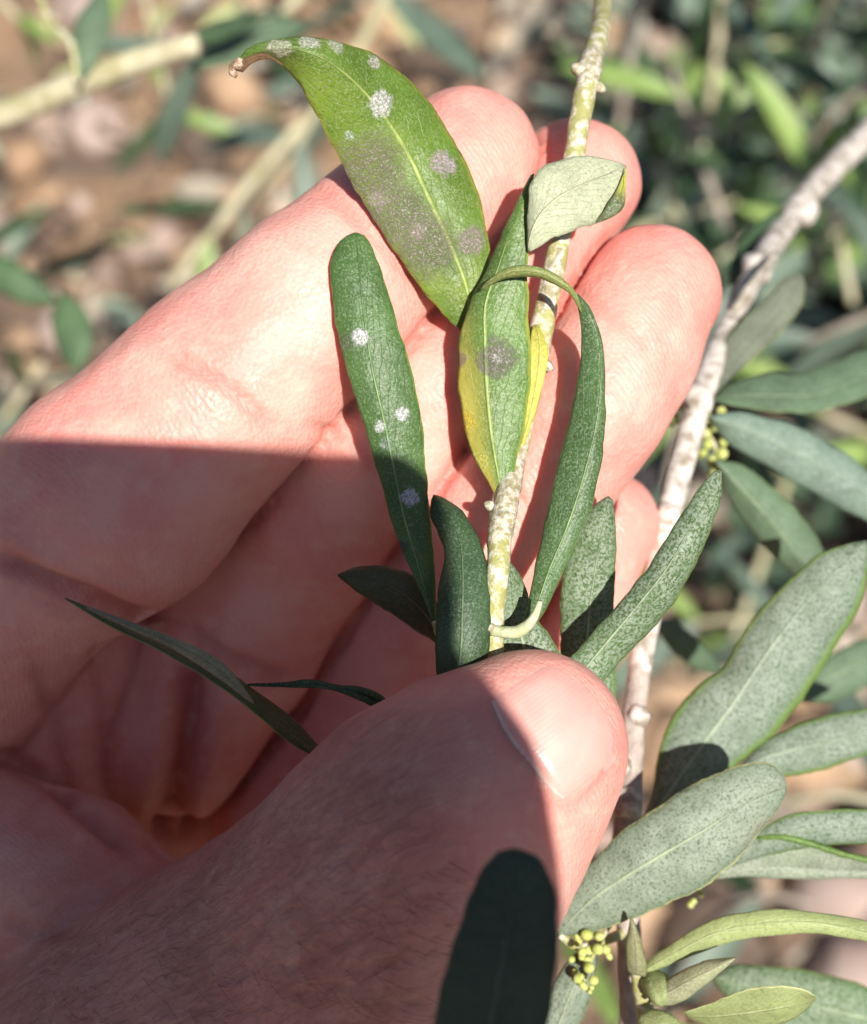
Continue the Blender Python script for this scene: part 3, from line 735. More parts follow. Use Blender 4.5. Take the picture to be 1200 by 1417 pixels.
leaf('leaf', held, [(770, 930), (800, 898), (850, 842), (896, 786), (930, 732), (962, 684), (984, 655), (996, 650)], [(826, 955), (858, 915), (892, 882), (930, 838), (960, 785), (982, 738), (998, 690), (999, 652)], [(790, 950), (830, 900), (880, 840), (920, 790), (950, 740), (980, 688), (997, 652)],
     [160, 160, 159, 158, 157, 157, 158], [M_grey, M_under], bulge=.06, dL=[.4, .8, 1, .8, .3], dR=[.6, 1.4, 1.4, .8, .3], nv=44, nu=8, seed=13, label='scaly leaf slanting up to the right from the thumb tip')
leaf('leaf', held, [(668, 925), (670, 880), (678, 830), (690, 790), (702, 776)], [(790, 925), (768, 890), (740, 850), (724, 805), (706, 776)], [(730, 925), (722, 880), (712, 840), (706, 800), (703, 776)],
     [163.5, 163, 163, 163, 163.5], [M_grey, M_under], bulge=.06, dL=.3, dR=.5, nv=24, nu=7, seed=14, label='short broad scaly leaf behind the stem at the thumb')

# thin leaves seen edge on, hanging under the palm
leaf('leaf', held, [(446, 1052), (404, 1030), (350, 985), (285, 938), (220, 900), (150, 866), (90, 829)], [(448, 1040), (412, 1000), (368, 966), (318, 930), (262, 896), (190, 868), (90, 827)], [(447, 1046), (400, 1008), (345, 962), (290, 920), (225, 889), (160, 862), (90, 828)],
     [163, 160, 157, 154, 152, 150], [leaf_mat('leaf_edge_on', (.05, .085, .03), amt=.25, speck=(.16, .2, .12), rib=(.12, .17, .07), edge=(.28, .32, .12), edge_w=.03, grey_side=(.5, .9, 1, 1)), M_under], dL=[-1, -2.0, -1.8, -1, 0], dR=[1.5, 2.5, 2.5, 1.2, 0], bulge=.0, nv=40, nu=5, seed=15, label='thin dark leaf seen edge on, crossing the palm')
leaf('leaf_margin', held, [(120, 842), (175, 868), (235, 896), (290, 930), (350, 974)], [(120, 838), (180, 860), (250, 886), (310, 918), (352, 972)], [(120, 840), (178, 864), (243, 891), (300, 924), (351, 973)],
     [149.8, 149, 150, 151.5, 154], [leaf_mat('leaf_margin_pale', (.26, .25, .17), amt=.4, speck=(.34, .34, .24)), M_under], nv=24, nu=3, bulge=.2, seed=17, label='pale rolled margin of the thin leaf')
leaf('leaf', held, [(536, 992), (512, 976), (485, 964), (460, 955), (430, 952), (395, 951), (343, 949)], [(547, 980), (525, 960), (498, 950), (470, 948), (430, 940), (395, 944), (343, 946)], [(542, 986), (518, 968), (492, 957), (465, 951), (430, 946), (395, 948), (343, 947)],
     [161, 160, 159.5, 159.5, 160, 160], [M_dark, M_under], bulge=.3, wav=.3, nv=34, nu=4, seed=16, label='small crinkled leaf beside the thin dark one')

# unseen other hand gripping the phone, shaped to slant the shadow edge
HR_, lo_, hi_, NG_, GXYZ_ = HR, lo, hi, NG, (GX, GY, GZ)
HR = 1.2; lo = np.array([-45., -175., -26.]); hi = np.array([75., 5., 40.])
NG = np.ceil((hi-lo)/HR).astype(int)+1
GX, GY, GZ = [(lo[k]+HR*np.arange(NG[k])).astype(np.float32) for k in range(3)]
def chain3(D, pts, k):
    for (a, ra), (b, rb) in zip(pts[:-1], pts[1:]):
        a = np.array(a, float); b = np.array(b, float); ab = b-a; L2 = float(ab@ab)
        def fn(x, y, z):
            h = np.clip(((x-a[0])*ab[0]+(y-a[1])*ab[1]+(z-a[2])*ab[2])/L2, 0, 1)
            return np.sqrt((x-a[0]-h*ab[0])**2+(y-a[1]-h*ab[1])**2+(z-a[2]-h*ab[2])**2)-(ra+(rb-ra)*h)
        m = max(ra, rb)+6; put(D, (np.minimum(a, b)-m, np.maximum(a, b)+m), fn, k)
D = grid()
for y, r, x in ((-52, 8.2, -12), (-70, 8.2, -18), (-88, 7.8, -16), (-105, 6.8, -6)):
    chain3(D, [((46, y-10, 14), r+1.5), ((34, y-2, -5), r), ((x, y+4, -5.5), r-1.4)], 1.0)
chain3(D, [((48, -128, 18), 15), ((46, -80, 16), 11), ((42.2, -46, 12), 8.5), ((37.0, -24, 13), 7.4), ((34.0, -14, 16.5), 6.4)], 3.)
chain3(D, [((50, -120, 18), 15), ((58, -160, 20), 22)], 4.)
D[:, :2] = np.maximum(D[:, :2], 1)
V2, Q2 = surface_nets(D, lo, HR); del D
V2 = laplace(V2, Q2, 2)
HR, lo, hi, NG = HR_, lo_, hi_, NG_; GX, GY, GZ = GXYZ_
W2 = (V2*.001)@CMn[:3, :3].T+CMn[:3, 3]
mesh_obj('hand', W2, [tuple(int(i) for i in q) for q in Q2], [SKIN], person, root=root_hand)['label'] = 'unseen other hand holding the phone, shaped to slant its shadow'

# ------------------------------------------------------------------ the whitish branch at the right
rb = P(872, 1440, 185)
rbr = empty('olive_branch', rb, 'whitish barked olive branch at the right with broad grey green leaves and yellow buds', 'branch')
tube('stem', rbr, [(1300, 100, 310, 34), (1215, 175, 290, 36), (1150, 235, 270, 36), (1096, 298, 250, 36), (1044, 380, 226, 34), (1002, 468, 212, 34), (972, 540, 204, 36), (950, 620, 200, 36), (928, 700, 196, 36), (910, 790, 193, 36), (893, 880, 190, 34), (886, 930, 189, 32)],
     [M_white_bark], ntot=90, seg=14, knob=.10, seed=21)
tube('lower_stem', rbr, [(888, 915, 189.3, 33), (880, 970, 188, 32), (872, 1060, 186, 36), (868, 1140, 185, 40), (868, 1240, 185, 36), (872, 1330, 184, 34), (874, 1440, 185, 36)],
     [bark_mat('bark_mauve', (.30, .24, .21), (.50, .43, .38), .3, .7, 500, (.12, .08, .07))], ntot=60, seg=14, knob=.12, seed=22)
for (x, y, d, r, sd) in ((1046, 372, 226, 26, 1), (966, 552, 202, 26, 2), (925, 712, 194.5, 20, 3), (1110, 290, 252, 26, 4), (868, 1110, 184, 26, 5), (860, 1060, 184.5, 16, 6), (884, 990, 187, 18, 7)):
    tube('node', rbr, [(x-r*.5, y-r*.7, d, r*.5), (x-r*.1, y-r*.2, d-.6, r*1.5), (x+r*.2, y+r*.3, d-.6, r*1.5), (x+r*.4, y+r*.8, d, r*.5)], [M_white_bark], ntot=12, knob=.35, seed=20+sd)
tube('side_twig', rbr, [(1015, 430, 214, 12), (1040, 395, 216, 14), (1075, 350, 222, 10)], [M_bark], ntot=12, knob=.2, seed=9)

def L(parent, Lp, Rp, Mp, dep, mat, label, seed, **k):
    kw = dict(dL=.8, dR=.8, bulge=.07, nv=36, nu=7); kw.update(k)
    return leaf('leaf', parent, Lp, Rp, Mp, dep, [mat, kw.pop('under', M_under)], label=label, seed=seed, **kw)
L(rbr, [(985, 545), (990, 505), (1003, 470), (1030, 440), (1062, 414), (1080, 390), (1100, 378), (1107, 380)], [(988, 548), (1010, 525), (1050, 490), (1085, 455), (1108, 425), (1114, 400), (1112, 385), (1108, 379)], [(987, 546), (1010, 510), (1045, 470), (1078, 435), (1098, 405), (1107, 380)],
  [204, 208, 212, 215], leaf_mat('leaf_grey_blunt', (.16, .18, .13), amt=.4, speck=(.27, .29, .23), rib=(.25, .28, .2), edge=(.45, .52, .10), edge_w=.03), 'blunt dull grey leaf highest on the whitish branch', 31)
L(rbr, [(1010, 395), (1012, 360), (1030, 325), (1060, 300), (1085, 290)], [(1018, 400), (1045, 375), (1068, 345), (1082, 315), (1086, 292)], [(1014, 397), (1030, 365), (1052, 335), (1086, 291)], [236, 240, 244], M_dark, 'small dark leaf behind the bend of the whitish branch', 44)
L(rbr, [(985, 550), (1010, 530), (1060, 516), (1110, 514), (1150, 500), (1200, 482), (1260, 470), (1300, 475)], [(986, 553), (1020, 562), (1070, 570), (1120, 572), (1170, 560), (1220, 540), (1270, 515), (1300, 478)], [(985, 551), (1030, 548), (1080, 548), (1130, 546), (1180, 528), (1230, 508), (1300, 476)],
  [204, 210, 216, 220], M_soft, 'green leaf pointing right below the blunt one, out of the frame', 32, dL=2.5, dR=-1)
L(rbr, [(982, 575), (1020, 570), (1080, 582), (1140, 608), (1200, 650), (1260, 700), (1290, 740)], [(980, 580), (1010, 615), (1060, 645), (1120, 680), (1180, 712), (1240, 740), (1290, 744)], [(981, 577), (1030, 594), (1090, 622), (1150, 655), (1210, 692), (1290, 742)],
  [202, 205, 208, 210], leaf_mat('leaf_blue_grey', (.13, .20, .14), amt=.6, speck=(.30, .37, .33), rib=(.32, .40, .30), rough=.45), 'wide smooth blue grey leaf sloping down to the right edge', 33, dL=.8, dR=1.8)
L(rbr, [(990, 635), (1030, 645), (1075, 680), (1110, 715), (1135, 750), (1150, 790), (1160, 830)], [(988, 638), (1005, 685), (1035, 730), (1070, 770), (1105, 800), (1140, 830), (1160, 834)], [(989, 636), (1020, 670), (1055, 708), (1090, 750), (1120, 790), (1160, 832)],
  [203, 206, 208, 210], M_soft, 'leaf pointing down right behind the broad grey leaf', 34, dL=.6, dR=2)
L(rbr, [(905, 860), (930, 858), (960, 880), (985, 905), (1000, 935)], [(904, 864), (925, 895), (950, 918), (975, 930), (1000, 937)], [(905, 862), (930, 878), (960, 900), (1000, 936)], [215, 220, 226, 232], M_soft, 'small blurred leaf below the slanting scaly leaf', 35)
L(rbr, [(1090, 968), (1120, 930), (1160, 900), (1210, 880), (1270, 870)], [(1092, 970), (1140, 972), (1190, 955), (1240, 925), (1270, 874)], [(1091, 969), (1130, 948), (1180, 922), (1270, 872)], [224, 226, 228, 230], M_soft, 'blurred leaf at the right edge below the broad grey leaf', 36)
# broad grey leaf with the black shadow across its base
L(rbr, [(880, 1150), (895, 1120), (905, 1080), (912, 1040), (928, 995), (955, 960), (985, 935), (1003, 920), (1025, 880), (1055, 840), (1095, 800), (1130, 770), (1160, 756), (1190, 749), (1200, 748)],
  [(884, 1152), (930, 1130), (985, 1090), (1030, 1050), (1070, 1018), (1105, 975), (1135, 930), (1160, 890), (1185, 850), (1198, 810), (1203, 775), (1200, 750)], [(882, 1151), (915, 1110), (965, 1040), (1010, 980), (1060, 905), (1110, 840), (1160, 785), (1199, 749)],
  [188, 187, 187, 186, 185, 184], M_grey2, 'largest broad grey scaly leaf at the right edge', 37, dL=[.4, 1.6, 2, 1.4, .4], dR=[.4, 1, 1.2, 1.6, .4], nv=48, nu=9)
L(rbr, [(1020, 1062), (1060, 1025), (1110, 1000), (1160, 988), (1210, 980), (1270, 975), (1320, 990)], [(1022, 1068), (1080, 1076), (1140, 1063), (1200, 1046), (1260, 1030), (1320, 994)], [(1021, 1066), (1070, 1044), (1130, 1030), (1190, 1015), (1250, 1000), (1320, 992)],
  [187.5, 190, 192, 193], M_grey2, 'pale grey leaf running to the right edge under the broadest one', 38, dL=1.2, dR=.6)
# the large leaf nearest the camera beside the thumb
L(rbr, [(770, 1292), (772, 1262), (800, 1215), (830, 1182), (862, 1150), (905, 1120), (955, 1088), (1005, 1064), (1042, 1054), (1070, 1058), (1086, 1074), (1089, 1090)],
  [(772, 1296), (820, 1290), (880, 1270), (930, 1248), (975, 1226), (1010, 1200), (1040, 1168), (1064, 1138), (1082, 1112), (1089, 1092)], [(771, 1294), (815, 1248), (862, 1215), (920, 1180), (975, 1148), (1030, 1112), (1088, 1088)],
  [177, 174, 172, 171, 171, 172], M_grey3, 'big blunt grey green leaf in front, beside the thumb', 39, dL=[.2, .9, 1.2, 1, .3], dR=[.2, .6, .8, .8, .3], nv=48, nu=9)
tube('petiole', rbr, [(775, 1293, 177, 12), (800, 1310, 179, 13), (840, 1300, 181, 14), (866, 1290, 184, 16)], [M_yel_bark], ntot=20)
L(rbr, [(985, 1205), (1010, 1180), (1050, 1150), (1085, 1130), (1130, 1122), (1190, 1120), (1260, 1122), (1330, 1150)], [(985, 1207), (1040, 1190), (1090, 1178), (1140, 1170), (1200, 1168), (1270, 1165), (1330, 1152)], [(985, 1206), (1030, 1182), (1085, 1156), (1140, 1148), (1200, 1145), (1270, 1144), (1330, 1151)],
  [181, 180, 180, 180], M_grey2, 'upper half of the folded pair at the right edge', 40, dL=.4, dR=.8)
L(rbr, [(975, 1215), (1010, 1182), (1050, 1160), (1090, 1158), (1140, 1172), (1200, 1188), (1260, 1200), (1320, 1210)], [(976, 1217), (1040, 1214), (1100, 1217), (1160, 1216), (1220, 1216), (1270, 1214), (1320, 1212)], [(975, 1216), (1020, 1206), (1080, 1202), (1140, 1205), (1200, 1205), (1260, 1207), (1320, 1211)],
  [183, 183, 183, 183], leaf_mat('leaf_scaly_under', (.20, .25, .16), amt=.7, speck=(.42, .46, .38), rib=(.3, .36, .24)), 'grey leaf with a bright green raised margin', 41, dL=[.2, -2, -2.5, -2], dR=.4)
tube('leaf_margin', rbr, [(1048, 1160, 180.5, 6), (1080, 1158, 180, 9), (1120, 1167, 180, 10), (1160, 1180, 180, 9), (1200, 1190, 180, 9), (1260, 1200, 179.5, 10)], [M_edgegreen], ntot=40, knob=.25, seed=3, label='bright green raised leaf margin')
L(rbr, [(735, 1440), (752, 1390), (775, 1345), (800, 1315), (822, 1306)], [(790, 1450), (806, 1410), (820, 1370), (826, 1335), (824, 1308)], [(765, 1440), (782, 1395), (800, 1350), (823, 1307)], [176, 177, 178, 180], M_grey3, 'grey leaf at the bottom edge left of the yellow buds', 42)

# ------------------------------------------------------------------ young shoot at the bottom right
yb = P(900, 1480, 178)
ys = empty('young_shoot', yb, 'young olive shoot with pale green new leaves at the bottom edge', 'plant')
tube('stem', ys, [(912, 1480, 178, 26), (900, 1430, 177, 26), (890, 1385, 176, 24), (884, 1345, 175, 22), (878, 1300, 175, 14)], [M_yel_bark], ntot=30, knob=.15, seed=31)
L(ys, [(884, 1345), (905, 1322), (935, 1302), (975, 1278), (1020, 1263), (1080, 1258), (1140, 1264), (1200, 1275), (1260, 1292), (1300, 1310)], [(888, 1350), (925, 1336), (970, 1318), (1020, 1302), (1080, 1294), (1130, 1292), (1180, 1300), (1240, 1310), (1300, 1313)], [(886, 1347), (940, 1316), (1000, 1288), (1080, 1276), (1150, 1279), (1220, 1295), (1300, 1312)],
  [174, 172, 170, 170, 172], M_pale, 'long pale green leaf arching to the right edge', 51, dL=.8, dR=.3)
L(ys, [(868, 1345), (866, 1310), (870, 1285), (873, 1268)], [(896, 1352), (893, 1325), (885, 1295), (874, 1268)], [(882, 1350), (880, 1315), (877, 1290), (873, 1268)], [173, 172, 171, 171], leaf_mat('leaf_bud', (.24, .24, .12), amt=.4, speck=(.38, .38, .24), rib=(.4, .42, .25)), 'small pointed upright bud leaf', 52, nv=18, nu=5)
L(ys, [(896, 1385), (918, 1360), (950, 1340), (985, 1328), (1018, 1325)], [(902, 1392), (935, 1390), (965, 1372), (990, 1352), (1018, 1327)], [(899, 1389), (932, 1370), (968, 1350), (1018, 1326)], [172, 170, 168, 167], leaf_mat('leaf_new_small', (.36, .38, .22), amt=.4, speck=(.50, .50, .34), rib=(.55, .56, .36)), 'short pale new leaf pointing up right', 53, nv=20, nu=5, dL=1.2, dR=.6)
L(ys, [(945, 1402), (985, 1388), (1030, 1370), (1075, 1364), (1110, 1368), (1130, 1380)], [(950, 1408), (990, 1424), (1040, 1428), (1085, 1416), (1115, 1398), (1130, 1382)], [(948, 1405), (1000, 1404), (1050, 1398), (1095, 1390), (1130, 1381)], [173, 170, 168, 168], M_pale, 'pale new leaf folded lengthwise at the bottom edge', 54, dL=-1.5, dR=2.5, bulge=0.)
L(ys, [(890, 1400), (905, 1395), (930, 1405), (950, 1425), (960, 1450)], [(880, 1410), (895, 1430), (915, 1450), (940, 1470), (958, 1452)], [(885, 1405), (905, 1412), (930, 1430), (959, 1451)], [173, 171, 170, 170], M_pale, 'new leaf cut by the bottom edge', 55, nv=18, nu=4)
L(ys, [(890, 1350), (888, 1365), (900, 1385), (915, 1392)], [(905, 1340), (925, 1350), (930, 1370), (917, 1392)], [(897, 1345), (905, 1358), (912, 1375), (916, 1392)], [174, 172, 171, 171], M_pale, 'opening bud at the top of the stem', 56, nv=14, nu=4, bulge=.5)
# grey leaf behind it
go = empty('olive_twig', P(1350, 1460, 200), 'short twig with one grey scaly leaf in the bottom right corner', 'plant')
tube('stem', go, [(1380, 1480, 202, 20), (1330, 1440, 200, 18), (1290, 1425, 199, 14)], [M_bark], ntot=14, knob=.2)
L(go, [(1300, 1425), (1240, 1385), (1190, 1362), (1120, 1344), (1060, 1336), (1015, 1335), (985, 1350)], [(1300, 1432), (1230, 1450), (1160, 1450), (1090, 1435), (1030, 1400), (995, 1370), (984, 1352)], [(1300, 1428), (1230, 1415), (1160, 1400), (1090, 1380), (1030, 1358), (985, 1351)],
  [199, 196, 194, 194], M_grey, None, 61, dL=1.2, dR=1.2)

# dark leaf close to the lens, in front of the thumb
nr = P(690, 1620, 128)
near = empty('olive_twig', nr, 'twig below the frame whose dark shaded leaf stands in front of the thumb', 'plant')
tube('stem', near, [(560, 1700, 130, 30), (690, 1620, 128, 26), (840, 1580, 128, 20)], [M_bark], ntot=16, knob=.15)
tube('petiole', near, [(690, 1620, 128, 16), (680, 1590, 127, 14), (676, 1560, 126, 14)], [M_yel_bark], ntot=8)
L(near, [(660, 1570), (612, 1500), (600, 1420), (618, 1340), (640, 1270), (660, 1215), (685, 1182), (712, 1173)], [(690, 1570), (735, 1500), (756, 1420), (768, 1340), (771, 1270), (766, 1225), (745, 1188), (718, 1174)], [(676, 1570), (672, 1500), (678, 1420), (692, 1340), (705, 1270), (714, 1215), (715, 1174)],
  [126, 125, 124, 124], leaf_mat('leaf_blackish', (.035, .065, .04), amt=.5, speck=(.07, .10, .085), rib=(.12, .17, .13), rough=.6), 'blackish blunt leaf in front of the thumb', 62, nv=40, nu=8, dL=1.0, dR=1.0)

# ------------------------------------------------------------------ clusters of flower buds
def bud_mat(name, a, b):
    s = NT(name); c = s.mix(s.ramp(s.noise(900, 3), .35, .65), a, b); s.set(Base_Color=c, Roughness=.5, Normal=s.bump(s.noise(1500, 2), .0001)); s.b.inputs['Subsurface Weight'].default_value = .2
    s.b.inputs['Subsurface Scale'].default_value = .001; return s.m
BUD = bud_mat('flower_bud', (.40, .46, .10), (.56, .60, .24))
def ball(c, r, squash=1., n=8):
    V = []; fs = []
    for i in range(n+1):
        th = math.pi*i/n
        for j in range(10):
            ph = 2*math.pi*j/10; rr = r*(1+.12*noise.noise(Vector((c.x*3+math.cos(ph), c.y*3+math.sin(ph), i*.5))))
            V.append(CM@((c+Vector((rr*math.sin(th)*math.cos(ph), rr*math.sin(th)*math.sin(ph), rr*math.cos(th)*squash)))*.001))
    for i in range(n):
        for j in range(10): fs.append((i*10+j, (i+1)*10+j, (i+1)*10+(j+1) % 10, i*10+(j+1) % 10))
    return V, fs
def buds(parent, spots, twig, tw=6):
    tube('flower_stalk', parent, twig, [M_yel_bark], ntot=18, knob=.1)
    for (x, y, d, r) in spots+[(x+rng.normal(0, 9), y+rng.normal(0, 9), d+1, r*.8) for (x, y, d, r) in spots]:
        V, fs = ball(cmm(x+rng.normal(0, 2), y+rng.normal(0, 2), d+rng.normal(0, .5)), r*rng.uniform(.45, .75)*d/F, rng.uniform(.9, 1.5))
        mesh_obj('flower_bud', V, fs, [BUD], parent)
buds(rbr, [(798, 1305, 176, 11), (812, 1292, 175, 12), (830, 1298, 176, 11), (838, 1312, 176, 10), (824, 1315, 174, 12), (806, 1318, 175, 10), (792, 1330, 175, 10), (812, 1340, 175, 13), (800, 1354, 175, 11), (822, 1356, 175, 10), (810, 1366, 176, 9), (794, 1345, 176, 9), (842, 1322, 177, 8)],
     [(868, 1262, 184, 8), (848, 1276, 180, 8), (832, 1300, 178, 7), (815, 1335, 177, 6), (808, 1362, 177, 5)])
buds(rbr, [(925, 1226, 190, 9), (940, 1232, 189, 10), (955, 1228, 189, 9), (968, 1236, 190, 11), (948, 1218, 190, 8), (974, 1218, 191, 8), (962, 1250, 191, 8)], [(880, 1240, 186, 7), (920, 1236, 190, 6), (965, 1232, 191, 5)])
buds(rbr, [(965, 568, 206, 11), (980, 575, 205, 13), (998, 570, 206, 11), (990, 590, 205, 12), (975, 600, 206, 11), (985, 615, 205, 13), (1000, 628, 206, 12), (985, 640, 206, 13), (970, 625, 207, 10), (945, 560, 207, 9), (935, 575, 208, 10), (942, 600, 208, 9), (930, 590, 209, 8), (1002, 606, 207, 9), (990, 655, 207, 9)],
     [(955, 620, 202, 7), (975, 600, 205, 7), (990, 620, 206, 6), (988, 650, 207, 5)])

# ------------------------------------------------------------------ ground, litter, pebbles
def ground_mat():
    s = NT('soil')
    a = s.noise(9, 5, .6); b = s.noise(45, 5, .65); c_ = s.noise(260, 3)
    tan = s.mix(s.ramp(b, .35, .65), (.28, .17, .10), (.43, .29, .18))
    c = s.mix(s.ramp(a, .42, .62), tan, (.15, .105, .08))
    sp = s.n('ShaderNodeSeparateXYZ'); s.l(s.pos, sp.inputs[0])
    # shade under the shrub painted into the soil colour, towards the right
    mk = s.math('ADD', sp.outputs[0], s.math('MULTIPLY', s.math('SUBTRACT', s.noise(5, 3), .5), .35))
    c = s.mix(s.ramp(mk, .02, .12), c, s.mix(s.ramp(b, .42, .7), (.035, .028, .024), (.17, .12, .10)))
    c = s.mix(s.math('MULTIPLY', s.ramp(c_, .5, .8), .4), c, (.10, .07, .05))
    s.set(Base_Color=c, Roughness=.9, Normal=s.bump(s.math('ADD', b, c_), .01, .8)); return s.m
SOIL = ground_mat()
gc = G(600, 708)
n = 150; ext = 1.3
xs = np.concatenate([[-30, -8, -3], np.linspace(-ext, ext, n), [3, 8, 30]])
ys_ = np.concatenate([[-30, -8, -2], np.linspace(gc.y-ext, gc.y+ext, n), [gc.y+3, gc.y+8, 30]])
def gz(x, y):
    e = max(abs(x), abs(y-gc.y)); f = max(0., min(1., (1.5-e)/.4))
    return f*(.030*noise.noise(Vector((x*5, y*5, 1)))+.014*noise.noise(Vector((x*17, y*17, 4)))+.007*noise.noise(Vector((x*45, y*45, 9))))
V = [(x, y, gz(x, y)) for y in ys_ for x in xs]; nx = len(xs)
fs = [(j*nx+i, j*nx+i+1, (j+1)*nx+i+1, (j+1)*nx+i) for j in range(len(ys_)-1) for i in range(nx-1)]
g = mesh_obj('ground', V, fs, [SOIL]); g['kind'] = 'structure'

def litter_mat(name, a, b):
    s = NT(name); c = s.mix(s.ramp(s.noise(14, 2), .35, .65), a, b); s.set(Base_Color=c, Roughness=.8); return s.m
def scatter(name, mats, count, region, size, flat, seed, label, cat):
    r = np.random.default_rng(seed); V = []; fs = []; mi = []
    for k in range(count):
        px, py = region(r); q = G(px, py)
        q = (q.x, q.y); z = gz(*q)
        s_ = size[0]*(size[1]/size[0])**r.random(); a = r.uniform(0, 6.28); tl = r.normal(0, .35); rl = r.normal(0, .35)
        M_ = Matrix.Rotation(a, 3, 'Z')@Matrix.Rotation(tl, 3, 'X')@Matrix.Rotation(rl, 3, 'Y')
        b0 = len(V)
        if flat:   # dry leaf: curled lance
            w = s_*r.uniform(.12, .24)
            prof = [(-.5, .05), (-.25, .8), (.1, 1), (.35, .6), (.5, .03)]
            cu = r.uniform(-.5, .5)
            for t, ww in prof:
                for sgn in (-1, 0, 1):
                    v = M_@Vector((t*s_, sgn*ww*w, (abs(sgn)*.35*w)+cu*s_*t*t)); V.append((q[0]+v.x, q[1]+v.y, z+.004+abs(r.normal(0, .004))*0+v.z+s_*.08))
            for i in range(4):
                for j in range(2): a_ = b0+i*3+j; fs.append((a_, a_+1, a_+4, a_+3)); mi.append(int(k % len(mats)))
        else:
            for i in range(4):
                for j in range(6):
                    th = math.pi*(i+.35)/3.7; ph = j*math.pi/3+i*.3
                    rr = s_*.5*(1+.35*noise.noise(Vector((k*1.7, i*1., j*1.))))
                    v = M_@Vector((rr*math.sin(th)*math.cos(ph), rr*.8*math.sin(th)*math.sin(ph), rr*.6*math.cos(th))); V.append((q[0]+v.x, q[1]+v.y, z+s_*.15+v.z))
            for i in range(3):
                for j in range(6): fs.append((b0+i*6+j, b0+(i+1)*6+j, b0+(i+1)*6+(j+1) % 6, b0+i*6+(j+1) % 6)); mi.append(int(k % len(mats)))
            fs.append(tuple(b0+j for j in range(6))); mi.append(int(k % len(mats)))
    o = mesh_obj(name, V, fs, mats, None, mi, smooth=not flat); return tag(o, label, cat, None, 'stuff')
anywhere = lambda r: (r.uniform(-250, 1500), r.uniform(-250, 1750))
scatter('pebbles', [litter_mat('clod_tan', (.34, .215, .13), (.47, .325, .21)), litter_mat('clod_brown', (.10, .07, .05), (.18, .12, .09)), litter_mat('clod_pink', (.34, .24, .20), (.46, .36, .31))], 900, anywhere, (.012, .085), False, 3,
        'tan clods of earth and pebbles strewn over the blurred ground', 'pebbles')
scatter('leaf_litter', [litter_mat('dry_leaf', (.36, .25, .15), (.50, .38, .26)), litter_mat('dead_leaf', (.10, .065, .045), (.20, .13, .09)), litter_mat('dry_leaf_pink', (.28, .20, .155), (.40, .31, .25)), litter_mat('bleached_leaf', (.30, .26, .20), (.44, .39, .32))], 850, anywhere, (.03, .10), True, 4,
        'dry brown and bleached olive leaves littering the ground', 'leaf litter')

# ------------------------------------------------------------------ background shoots: one olive leaf mesh per kind, copied
def bg_leaf_mesh(name, mats, fold=.25, curl=.15):
    V = []; fs = []; mi = []; uv = []
    nv, nu = 9, 2
    for side in (0, 1):
        for i in range(nv):
            t = i/(nv-1); w = .105*math.sin(math.pi*min(1, t*.93+.03))**.75*(1 if t < .97 else .3)
            for j in range(-nu, nu+1):
                q = j/nu; V.append((q*w, t, fold*abs(q)*w-curl*t*t-side*.006)); uv.append((q*.5+.5, t))
    m = 2*nu+1; n0 = nv*m
    for i in range(nv-1):
        for j in range(m-1):
            a = i*m+j; fs.append((a, a+1, a+m+1, a+m)); mi.append(0); fs.append((n0+a, n0+a+m, n0+a+m+1, n0+a+1)); mi.append(1)
    o = mesh_obj(name, V, fs, mats, None, mi, uv); me = o.data; bpy.data.objects.remove(o); return me
def simple(name, a, b, rough=.45, tr=.15):
    s = NT(name); uvn = s.n('ShaderNodeUVMap'); uvn.uv_map = 'UVMap'; sep = s.n('ShaderNodeSeparateXYZ'); s.l(uvn.outputs[0], sep.inputs[0])
    du = s.math('ABSOLUTE', s.math('SUBTRACT', sep.outputs[0], .5))
    c = s.mix(s.ramp(s.noise(60, 3), .35, .65), a, b); c = s.mix(s.ramp(du, .02, .07, .5, 0), c, tuple(min(1, x*1.6+.04) for x in b))
    s.set(Base_Color=c, Roughness=rough)
    t = s.n('ShaderNodeBsdfTranslucent'); s.l(c, t.inputs[0]); mx = s.n('ShaderNodeMixShader'); mx.inputs[0].default_value = tr
    s.l(s.b.outputs[0], mx.inputs[1]); s.l(t.outputs[0], mx.inputs[2]); s.l(mx.outputs[0], s.t.nodes['Material Output'].inputs[0]); return s.m
S_under = simple('far_leaf_under', (.24, .29, .21), (.33, .37, .28))
LM = {'grey': bg_leaf_mesh('olive_leaf_grey', [simple('far_leaf_grey', (.085, .13, .095), (.15, .20, .15)), S_under]),
      'green': bg_leaf_mesh('olive_leaf_green', [simple('far_leaf_green', (.03, .065, .025), (.06, .11, .04)), S_under], .3, -.05),
      'bright': bg_leaf_mesh('olive_leaf_bright', [simple('far_leaf_bright', (.15, .25, .05), (.25, .35, .10)), simple('far_leaf_bright_under', (.25, .32, .12), (.33, .39, .18))], .2, .3)}
STEMB = bark_mat('far_twig', (.36, .33, .18), (.52, .48, .33), .35, .6, 120)
STEMD = bark_mat('far_twig_dark', (.20, .16, .12), (.36, .31, .26), .35, .6, 120)
